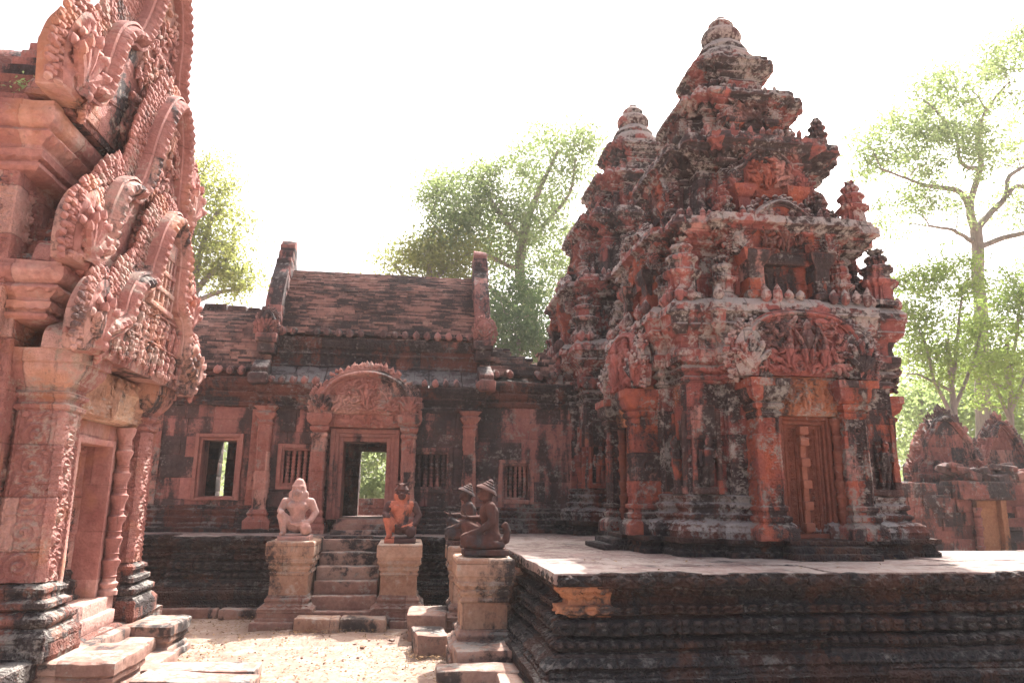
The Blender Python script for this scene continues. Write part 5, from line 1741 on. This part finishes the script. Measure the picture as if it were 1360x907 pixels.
# ------------------------------------------------------------------ ruined gate at the far right
def make_ruins():
    rng = random.Random(17)
    t = thing('ruined_gateway', 'ruined red gateway with ochre door slab and heavy carved lintel beyond the terrace', 'ruin', (12.7, 14.9, 0))
    mb = wmb(t)
    ashlar(mb, 11.6, 12.42, .0, 1.95, 14.7, .6, [], rng, .27, .4, .06)
    ashlar(mb, 13.22, 14.8, .0, 2.3, 14.7, .6, [], rng, .27, .4, .06)
    mb.build('wall', M['ruin'], t, ER2 + [(.02, 2)])
    mb = wmb(t)
    mb.b2(12.05, 13.36, 14.45, 15.1, 1.66, 2.06, .03, .06)
    mb.relief(12.08, 13.33, 1.68, 2.04, 14.448, lambda X, Z: .035 * clutter(11, 3)(X, Z), .018, .02)
    mb.build('lintel', M['ruin'], t, ER2)
    mb = wmb(t)
    mb.b2(12.52, 13.0, 14.62, 14.75, .0, 1.655, .012, .06)
    mb.build('door_leaf', M['ruin_door'], t, ER2)
    mb = wmb(t)
    mb.b2(13.0, 13.14, 14.5, 14.9, .0, 1.655, .012, .06)
    mb.build('door_frame', M['ruin_door'], t, ER2)
    mb = wmb(t); colonette(mb, 12.42, 14.52, 0, 1.5, .075)
    mb.build('colonette', M['ruin'], t, ER2)
    mb = wmb(t)
    for k in range(34):
        mb.box((rng.uniform(12.1, 14.2), rng.uniform(14.6, 15.3), 2.12 + rng.uniform(0, .28)), (rng.uniform(.15, .4), rng.uniform(.15, .35), rng.uniform(.08, .2)), .03, None, rz=rng.uniform(-.5, .5), tilt=(rng.uniform(-.3, .3), rng.uniform(-.3, .3)))
    mb.build('fallen_stones', M['ruin'], t, ER2)
    t.location.x -= .33
    # shrine with stepped gable behind
    def gabled(lab, x0, x1, y, zb, half, seed, deep):
        g = thing('gabled_ruin', lab, 'ruin', ((x0 + x1) / 2, y, 0), 0, 'gabled ruins beyond the terrace')
        r = random.Random(seed)
        mb = wmb(g)
        ashlar(mb, x0, x1, 0, zb, y, deep, [], r, .3, .5, .05)
        mb.build('wall', M['ruin'], g, ER2)
        mb = wmb(g)
        mb.sweep(rect(x0 - .02, x1 + .02, y - .04, y + deep), [(.0, zb - .32), (.05, zb - .28), (.02, zb - .22), (.10, zb - .12), (.14, zb - .04), (.05, zb + .02)], ds=.05, dp=.03, cap=True, cell=(.5, 3, .04), seed=seed)
        mb.build('cornice', M['ruin'], g, ER2)
        T = Matrix.Translation((0, 0, 0))
        p = pediment(g, T, [(a, zb + b) for a, b in half], .06, .5, .16, (M['ruin'], M['ruin'], M['ruin']), r, .15, None, .05, .8, False)
        mb = wmb(g)
        for k in range(7):
            mb.box((r.uniform(x0, x1), y - .02 + r.uniform(0, .3), zb + .1), (.3, .3, .2), .04, .08, rz=r.uniform(-.4, .4))
        mb.lumps([((x0 + x1) / 2, y + .2, zb + half[-1][1] + .14)], [(.3, .25, .42)])
        mb.build('cap_stone', M['ruin'], g, ER2)
    gabled('stepped pink gable of a ruined shrine, with a blind window, behind the terrace', 11.85, 13.55, 15.9, 2.05, [(.86, .0), (.84, .40), (.66, .62), (.58, .95), (.36, 1.25), (.2, 1.45), (0, 1.55)], 3, 1.6)
    gabled('darker broken gable of a ruined shrine, right of the pink one', 13.95, 15.15, 16.3, 2.15, [(.62, 0), (.60, .4), (.48, .70), (.30, 1.05), (.12, 1.3), (0, 1.38)], 8, 1.2)
    t = thing('broken_wall', 'low broken wall of pale stacked stones at the right edge beyond the terrace', 'ruin', (14.4, 13.6, 0))
    mb = wmb(t)
    ashlar(mb, 13.5, 16.5, 0, 1.35, 13.5, .5, [], rng, .24, .4, .08)
    ashlar(mb, 13.9, 16.5, 1.35, 1.95, 13.55, .5, [], rng, .24, .4, .08)
    mb.build('stacked_stones', M['ruin'], t, ER2 + [(.02, 2)])
    t = thing('broken_wall', 'reddish broken wall filling the gap between the near tower and the ruined gateway', 'ruin', (11.2, 14.8, 0))
    mb = wmb(t)
    ashlar(mb, 10.0, 11.55, 0, 1.75, 14.6, .5, [], rng, .24, .4, .06)
    ashlar(mb, 10.2, 11.3, 1.75, 2.0, 14.62, .5, [], rng, .24, .4, .06)
    mb.build('stacked_stones', M['ruin'], t, ER2 + [(.02, 2)])

# ------------------------------------------------------------------ trees
def leaf_mesh(C, size, rng, up=.35):
    n = len(C)
    d = rng.normal(size=(n, 3)); d /= np.linalg.norm(d, axis=1, keepdims=True)
    nr = rng.normal(size=(n, 3)); nr[:, 2] += up * 2
    s = np.cross(d, nr); s /= np.maximum(np.linalg.norm(s, axis=1, keepdims=True), 1e-6)
    L = size * rng.uniform(.6, 1.25, (n, 1))
    W = L * rng.uniform(.38, .55, (n, 1))
    up_ = np.cross(s, d) * L * .10
    V = np.stack([C - d * L * .5, C + s * W * .5 + up_, C + d * L * .5, C - s * W * .5 + up_], 1)
    Q = np.arange(n * 4).reshape(n, 4)
    return V.reshape(-1, 3), Q

def make_tree(name, label, base, trunk, limbs, blobs, leafm, seed, n_twig=60, leaves_per=60, leaf=.17, spread=.42, group=None, cat='tree', r0=.25, droop=0.0):
    """trunk: list of (x, y, z, r); limbs: list of polylines (x, y, z, r); blobs: crown masses (x, y, z, rx, ry, rz, weight)"""
    rng = np.random.default_rng(seed)
    t = thing(name, label, cat, base, 0, group)
    bx = np.array(base)
    mb = MB(); mb.M = np.array(Matrix.Translation(-Vector(base)))
    skeleton = []
    def add_branch(p, k=6, n=9):
        p = np.array(p, float)
        c = catmull(p[:, :3], .25) if len(p) > 2 else np.linspace(p[0, :3], p[1, :3], 6)
        r = np.interp(np.linspace(0, 1, len(c)), np.linspace(0, 1, len(p)), p[:, 3])
        c = c + dvec(c, .06, 1.3, seed)
        mb.tube(c, list(r), n)
        for q, rr in zip(c, r):
            skeleton.append((*q, rr))
        return c
    add_branch(trunk, n=12)
    for l in limbs:
        add_branch(l)
    tips = []
    wts = np.array([b[6] for b in blobs], float); wts /= wts.sum()
    for i in range(n_twig):
        b = blobs[rng.choice(len(blobs), p=wts)]
        v = rng.normal(size=3); v /= np.linalg.norm(v)
        q = np.array(b[:3]) + v * np.array(b[3:6]) * rng.uniform(.35, 1.0) ** .6
        sk = np.array(skeleton)
        dd = np.linalg.norm(sk[:, :3] - q, axis=1) + 1.2 * np.maximum(0, sk[:, 2] - q[2])
        j = int(np.argmin(dd)); a = sk[j, :3]
        L = np.linalg.norm(q - a)
        r = min(sk[j, 3] * .7, .012 + .014 * L)
        mid = a * .5 + q * .5 + rng.normal(size=3) * L * .10 + np.array([0, 0, L * .08])
        cc = add_branch([(*a, r), (*mid, r * .7), (*q, r * .35)], n=5)
        tips.append(q)
        for f in (.45, .7):
            if L > 1.0:
                tips.append(cc[int(len(cc) * f)] + rng.normal(size=3) * .25)
    mb.build('trunk', M['bark'], t, [(.02, 1.5), (.008, 7)], angle=60)
    C = []
    for q in tips:
        m = int(leaves_per * rng.uniform(.4, 1.5))
        s = spread * rng.uniform(.6, 1.4)
        C.append(q + rng.normal(size=(m, 3)) * np.array([s, s, s * .62]) + np.array([0, 0, -droop]))
    C = np.concatenate(C)
    V, Q = leaf_mesh(C, leaf, rng)
    lb = MB(); lb.M = mb.M
    lb.add(V, Q)
    lb.build('crown', M[leafm], t, None, angle=0)
    return t

def px(u, v, y):
    """point seen at photo pixel (u, v) at depth y along world Y - used once, to read the site plan off the photograph"""
    a, b = (u - 680) / 960.0, (453.5 - v) / 960.0
    d = fwv + a * rv + b * uv_
    k = y / d.y
    return np.array((d.x * k, y, CAM_Z + d.z * k))

def make_trees():
    def P(u, v, y, r): return (*px(u, v, y), r)
    def B(u, v, y, du, dv, w=1, dy=None):
        c = px(u, v, y); e = px(u + du, v - dv, y)
        return (*c, abs(e[0] - c[0]), dy if dy else abs(e[0] - c[0]), abs(e[2] - c[2]), w)
    def G(u, y):
        c = px(u, 640, y); return (c[0], y, 0.0)
    # big spreading tree, right
    g = G(1303, 27)
    make_tree('broadleaf_tree', 'tall pale-trunked tree with open spreading limbs at the right edge', g,
              [(g[0], g[1], 0, .38), P(1304, 480, 27, .31), P(1298, 340, 27, .26), P(1296, 305, 27, .24)],
              [[P(1296, 310, 27, .19), P(1288, 270, 26.5, .15), P(1302, 225, 26, .12), P(1300, 175, 26, .09), P(1312, 145, 26, .06), P(1340, 110, 25.5, .03)],
               [P(1296, 305, 27, .18), P(1318, 280, 27, .14), P(1335, 262, 27, .11), P(1340, 235, 27, .09), P(1375, 215, 27, .05)],
               [P(1298, 330, 27, .14), P(1325, 318, 27, .12), P(1365, 308, 26, .09), P(1410, 300, 26, .07)],
               [P(1290, 285, 26.6, .14), P(1275, 255, 26, .12), P(1240, 248, 25.5, .09), P(1205, 238, 25, .06), P(1170, 225, 25, .04)],
               [P(1302, 225, 26, .11), P(1275, 215, 25, .09), P(1270, 180, 25, .07), P(1245, 150, 25, .05), P(1225, 130, 25, .03)],
               [P(1335, 262, 27, .10), P(1350, 248, 27, .09), P(1380, 255, 27, .06)],
               [P(1290, 320, 27, .10), P(1265, 305, 26, .07), P(1235, 300, 26, .05)]],
              [B(1300, 110, 26, 60, 38, 2.0), B(1240, 140, 25.5, 50, 45, 2.2), B(1190, 190, 25.5, 48, 42, 2.2), B(1240, 215, 25, 75, 40, 2.2), B(1345, 75, 26, 40, 35, 1.4),
               B(1240, 290, 25.5, 60, 45, 1.5), B(1340, 170, 27, 50, 50, 1.3), B(1375, 280, 26.5, 45, 50, 1.2), B(1180, 270, 26, 30, 30, .8), B(1160, 215, 26, 25, 25, .6)],
              'leaf_mid', 3, 230, 72, .175, .36)
    # bright young trees behind the ruin
    for i, (u, y, lab, bl, sd) in enumerate((
            (1268, 21.5, 'bright yellow-green young tree with thin forking stems just right of the near tower', [(1250, 420, 60, 50), (1215, 400, 30, 45), (1280, 470, 40, 45), (1230, 480, 45, 35), (1265, 370, 40, 28)], 5),
            (1345, 22.5, 'bright yellow-green young tree above the darker gable at the right edge', [(1330, 390, 40, 35), (1350, 450, 45, 60), (1320, 500, 40, 40), (1375, 400, 40, 50)], 6))):
        g = G(u, y)
        make_tree('young_tree', lab, g, [(g[0], y, 0, .14), P(u, 560, y, .11), P(u - 6, 500, y, .09), P(u - 8, 450, y, .07)],
                  [[P(u, 560, y, .07), P(u - 28, 500, y, .05), P(u - 40, 450, y, .03)], [P(u, 540, y, .07), P(u + 25, 480, y, .05), P(u + 38, 420, y, .03)], [P(u - 4, 510, y, .06), P(u + 5, 440, y, .05), P(u + 8, 380, y, .03)], [P(u - 5, 520, y, .05), P(u - 50, 495, y, .04), P(u - 66, 500, y, .02)]],
                  [B(a, b, y, c, d, c * d / 2000.0) for a, b, c, d in bl], 'leaf_bright', sd, 120, 75, .15, .33, 'bright young trees behind the ruin')
    g = G(1225, 30)
    make_tree('broadleaf_tree', 'hazy dark tree low in the gap between the near tower and the pink gable', g, [(g[0], 30, 0, .2), P(1225, 600, 30, .18), P(1222, 520, 30, .1)], [],
              [B(1215, 560, 30, 40, 60, 1.5), B(1300, 540, 31, 70, 45, 2), B(1350, 520, 31, 50, 70, 1.6)], 'leaf_mid', 9, 110, 70, .27, .7)
    # central hazy tree between the hall and the far tower
    g = G(722, 31)
    make_tree('broadleaf_tree', 'tall hazy tree with a leaning pale trunk between the hall roof and the far tower', g,
              [(g[0], 31, 0, .42), P(722, 520, 31, .38), P(706, 430, 31, .33), P(690, 360, 31, .26), P(700, 290, 31, .20)],
              [[P(700, 290, 31, .16), P(722, 240, 31, .12), P(740, 200, 31, .06)], [P(695, 320, 31, .14), P(660, 280, 30, .11), P(640, 240, 30, .07)], [P(706, 430, 31, .12), P(670, 400, 30, .1), P(640, 375, 30, .07), P(600, 365, 30, .05)],
               [P(722, 300, 31, .10), P(755, 260, 31, .08), P(765, 210, 31, .05)], [P(690, 360, 31, .12), P(650, 340, 30, .09), P(600, 320, 30, .06), P(570, 290, 30, .04)], [P(720, 480, 31, .12), P(700, 440, 30.5, .08), P(660, 440, 30.5, .06)]],
              [B(730, 220, 31, 60, 42, 2), B(765, 200, 31.5, 40, 30, 1), B(660, 300, 30.5, 60, 50, 2), B(615, 270, 30, 45, 40, 1.5), B(590, 320, 30, 45, 35, 1.2), B(700, 330, 31, 70, 60, 2), B(680, 420, 30.5, 55, 55, 1.8), B(740, 330, 32, 50, 80, 1.6), B(585, 250, 30, 22, 26, .5), B(640, 225, 30, 30, 20, .6)],
              'leaf_mid', 13, 360, 105, .17, .50)
    g = G(560, 29)
    make_tree('broadleaf_tree', 'yellow-green tree crown rising over the right end of the hall roof', g,
              [(g[0], 29, 0, .3), P(560, 500, 29, .26), P(566, 400, 29, .2), P(570, 350, 29, .12)], [[P(566, 400, 29, .12), P(540, 370, 29, .08), P(525, 350, 29, .05)], [P(568, 380, 29, .12), P(600, 350, 29, .08), P(625, 335, 29, .05)]],
              [B(545, 350, 29, 38, 22, 1.2), B(600, 345, 29, 45, 28, 1.5), B(580, 400, 29, 70, 40, 1.5)], 'leaf_olive', 17, 80, 100, .17, .45)
    g = G(690, 25)
    make_tree('broadleaf_tree', 'darker bluish tree low behind the broken roof beside the far tower', g, [(g[0], 25, 0, .18), P(690, 520, 25, .14), P(688, 450, 25, .1)], [],
              [B(670, 440, 25, 35, 40, 1.5), B(715, 450, 25, 35, 35, 1.3), B(690, 400, 25.5, 35, 35, 1)], 'leaf_dark', 19, 70, 90, .17, .45)
    # left tree behind the library
    g = G(265, 27)
    make_tree('broadleaf_tree', 'hazy olive tree showing between the library and the hall gable', g,
              [(g[0], 27, 0, .35), P(265, 500, 27, .3), P(258, 400, 27, .24), P(250, 330, 27, .15)], [[P(258, 390, 27, .12), P(285, 360, 27, .09), P(310, 330, 27, .05)], [P(256, 380, 27, .12), P(270, 320, 27, .1), P(290, 280, 27, .06)], [P(258, 400, 27, .1), P(290, 390, 27, .08), P(320, 385, 27, .04)], [P(250, 330, 27, .1), P(262, 280, 27, .08), P(270, 230, 27, .04)]],
              [B(270, 250, 27, 42, 45, 2), B(300, 310, 27, 36, 45, 2), B(270, 340, 27, 45, 40, 1.4), B(310, 370, 27, 25, 22, .8), B(245, 300, 27, 50, 80, 1.4)], 'leaf_olive', 23, 120, 95, .165, .38)
    # greenery seen through the hall doorway
    g = G(494, 24)
    make_tree('leafy_shrub', 'bright green foliage seen straight through the hall doorway', g, [(g[0], 24, 0, .1), (g[0], 24, 1.5, .06)], [], [(g[0] - .1, 24, 2.3, 1.5, .8, 1.2, 1.0), (g[0], 24.4, 3.6, 1.6, .8, 1.0, 1.0)], 'leaf_mid', 29, 60, 60, .2, .35, None, 'shrub')
    t = thing('enclosure_wall', 'low sunlit pink enclosure wall seen through the hall doorway', 'wall', (-2.0, 19.5, 0))
    mb = wmb(t)
    ashlar(mb, -6.0, 2.5, 0, 1.55, 19.5, .5, [], random.Random(3), .26, .5, .03)
    mb.build('stone_courses', M['ruin'], t, ER)
    # distant wood
    rng = np.random.default_rng(40)
    C = []
    for k in range(270):
        a = rng.uniform(-.9, 1.15)
        d = rng.uniform(42, 58)
        h = rng.uniform(.5, 8.0) * (1 if rng.random() < .8 else 1.15)
        q = np.array([math.sin(a) * d, math.cos(a) * d, h])
        C.append(q + rng.normal(size=(230, 3)) * np.array([1.5, 1.5, 1.0]))
    C = np.concatenate(C); C = C[C[:, 2] > .1]
    V, Q = leaf_mesh(C, .40, rng)
    mb = MB(); mb.add(V, Q)
    tag(mb.build('distant_wood', M['leaf_mid'], None, None, angle=0), 'hazy line of distant woodland beyond the enclosure', 'woodland', None, 'stuff')
    # weeds in the roof joints of the library
    rng = np.random.default_rng(2)
    for (lab, c, n, s) in (('small green weed rooted on the library roof at the left edge', (-3.4, 6.1, 4.95), 60, .07), ('tiny green weed at the foot of the side stair blocks', (.25, 8.72, .02), 40, .05), ('tiny green weed beside the near ledges of the terrace', (.98, 6.05, .12), 30, .04)):
        C = np.array(c) + np.abs(rng.normal(size=(n, 3))) * np.array([s, s, s * 1.4]) * rng.choice([-1, 1], (n, 3)) * np.array([1, 1, .6])
        C[:, 2] = np.abs(C[:, 2] - c[2]) + c[2]
        V, Q = leaf_mesh(C, .045, rng)
        mb = MB(); mb.add(V, Q)
        o = mb.build('weed', M['leaf_mid'], None, None, angle=0)
        tag(o, lab, 'plant')

# ------------------------------------------------------------------ ground
def make_ground():
    q = np.sinh(np.linspace(-5.2, 5.2, 360)) / np.sinh(5.2)
    X, Y = np.meshgrid(q * 300, 7.5 + q * 300, indexing='ij')
    P = np.stack([X, Y, X * 0], -1)
    n = fbm(P * np.array([.6, .6, 1]), 3, 3) * .02 + fbm(P * np.array([3.1, 3.1, 1]), 4, 9) * .016
    near = np.clip(1 - np.hypot(X, Y - 7.5) / 60, 0, 1)
    P[..., 2] = n * near - .012
    mb = MB(); mb.grid(P)
    g = mb.build('ground', M['ground'], None, None, angle=0)
    g.data.shade_smooth()
    tag(g, 'sandy courtyard floor littered with dry leaves', 'ground', None, 'structure')
    # fallen leaves and small stones
    rng = np.random.default_rng(8)
    k = 6500
    C = np.stack([rng.uniform(-3.5, 1.2, k), rng.uniform(4.2, 10.2, k), np.full(k, .022)], 1)
    keep = vn(np.stack([C[:, 0] * .9, C[:, 1] * .9, C[:, 0] * 0], 1), 5) + rng.uniform(-.5, .9, k) > 0
    C = C[keep]
    # drifts against the kerbs, steps and pedestals
    for (x0, x1, y0, y1, m) in ((-4.2, -1.9, 10.1, 10.55, 420), (-2.2, -.2, 9.2, 9.5, 160), (.0, .6, 7.3, 9.6, 240), (-2.3, -1.9, 6.4, 8.8, 220), (.2, .55, 5.0, 6.6, 120), (-1.2, -1.0, 5.2, 7.4, 120)):
        C = np.concatenate([C, np.stack([rng.uniform(x0, x1, m), rng.uniform(y0, y1, m), np.full(m, .028)], 1)])
    C = np.concatenate([C, np.stack([rng.uniform(1.6, 9, 90), rng.uniform(5.9, 7.4, 90), np.full(90, 1.045)], 1)])
    V, Q = leaf_mesh(C, .046, rng, up=3.0)
    V = V.reshape(-1, 4, 3); V[..., 2] = C[:, None, 2] + (V[..., 2] - C[:, None, 2]) * .35
    mb = MB(); mb.add(V.reshape(-1, 3), Q)
    tag(mb.build('fallen_leaves', M['dry'], None, None, angle=0), 'dry leaves scattered over the sandy courtyard', 'leaf litter', None, 'stuff')
    r = random.Random(5)
    mb = MB()
    for i in range(110):
        s = r.choice((.012, .015, .02, .02, .03, .05))
        x, y = r.uniform(-2.6, .9), r.uniform(4.5, 10.0)
        mb.box((x, y, s * .12), (s * r.uniform(.7, 1.5), s, s * r.uniform(.4, .8)), s * .25, None, rz=r.uniform(0, 3), tilt=(r.uniform(-.3, .3), r.uniform(-.3, .3)))
    tag(mb.build('pebbles', M['step'], None, [(.006, 14)]), 'small stones and grit lying about the courtyard', 'pebbles', None, 'stuff')

def make_haze(dens=.0009):
    k = NT('warm_haze')
    k.t.nodes.remove(k.b)
    v = k.n("ShaderNodeVolumePrincipled")
    v.inputs["Color"].default_value = (1.0, 1.0, 1.0, 1)
    v.inputs["Density"].default_value = dens
    v.inputs["Anisotropy"].default_value = .1
    k.l(v.outputs[0], k.out.inputs["Volume"])
    mb = MB()
    x0, x1, y0, y1, z0, z1 = -320, 320, -310, 325, -1.5, 26
    V = [(x, y, z) for x in (x0, x1) for y in (y0, y1) for z in (z0, z1)]
    mb.add(V, [(0, 1, 3, 2), (4, 6, 7, 5), (0, 4, 5, 1), (2, 3, 7, 6), (0, 2, 6, 4), (1, 5, 7, 3)])
    h = mb.build('haze', k.m, None, None, angle=0)
    tag(h, 'thin bright haze hanging in the air over the temple', 'haze', None, 'stuff')

# ------------------------------------------------------------------ build it all
make_ground()
make_terrace()
make_hall()
make_library()
tow = make_tower('weathered red shrine tower nearest the camera, with its closed stone false door facing us', 'shrine towers on the terrace', (4.15, 8.75, 1.03), 1.0)
tow2 = dup(tow)
tow2.location = (4.27, 13.3, 1.03)
tow2.scale = (1.17, 1.17, 1.17)
tow2["label"] = 'taller-looking hazy shrine tower standing behind and left of the near tower, adjoining the hall'
make_library_steps()
make_path_slabs()
make_front_stairs()
g1 = guardian('pale pink kneeling monkey-faced guardian on the left pedestal of the central stair', (-1.50, 10.18, 1.03), 0.0, M['statue_pink'], 0)
g2 = guardian('red-chested kneeling guardian with dark muzzle on the right pedestal of the central stair', (-.13, 10.18, 1.0), 0.0, M['statue_red'], 1)
for g in (g1, g2):
    g.scale = (.9, .9, .9)
a1 = attendant('dark seated figure in a tiered cone hat, front one on the near side-stair pedestal', (.76, 7.62, 1.03), rad(-90))
a1.scale = (.88, .88, .88)
a2 = dup(a1)
a2.location = (.68, 9.36, 1.02)
a2["label"] = 'dark seated figure half hidden behind the front one, on the far side-stair pedestal'
make_ruins()
make_trees()
make_haze()
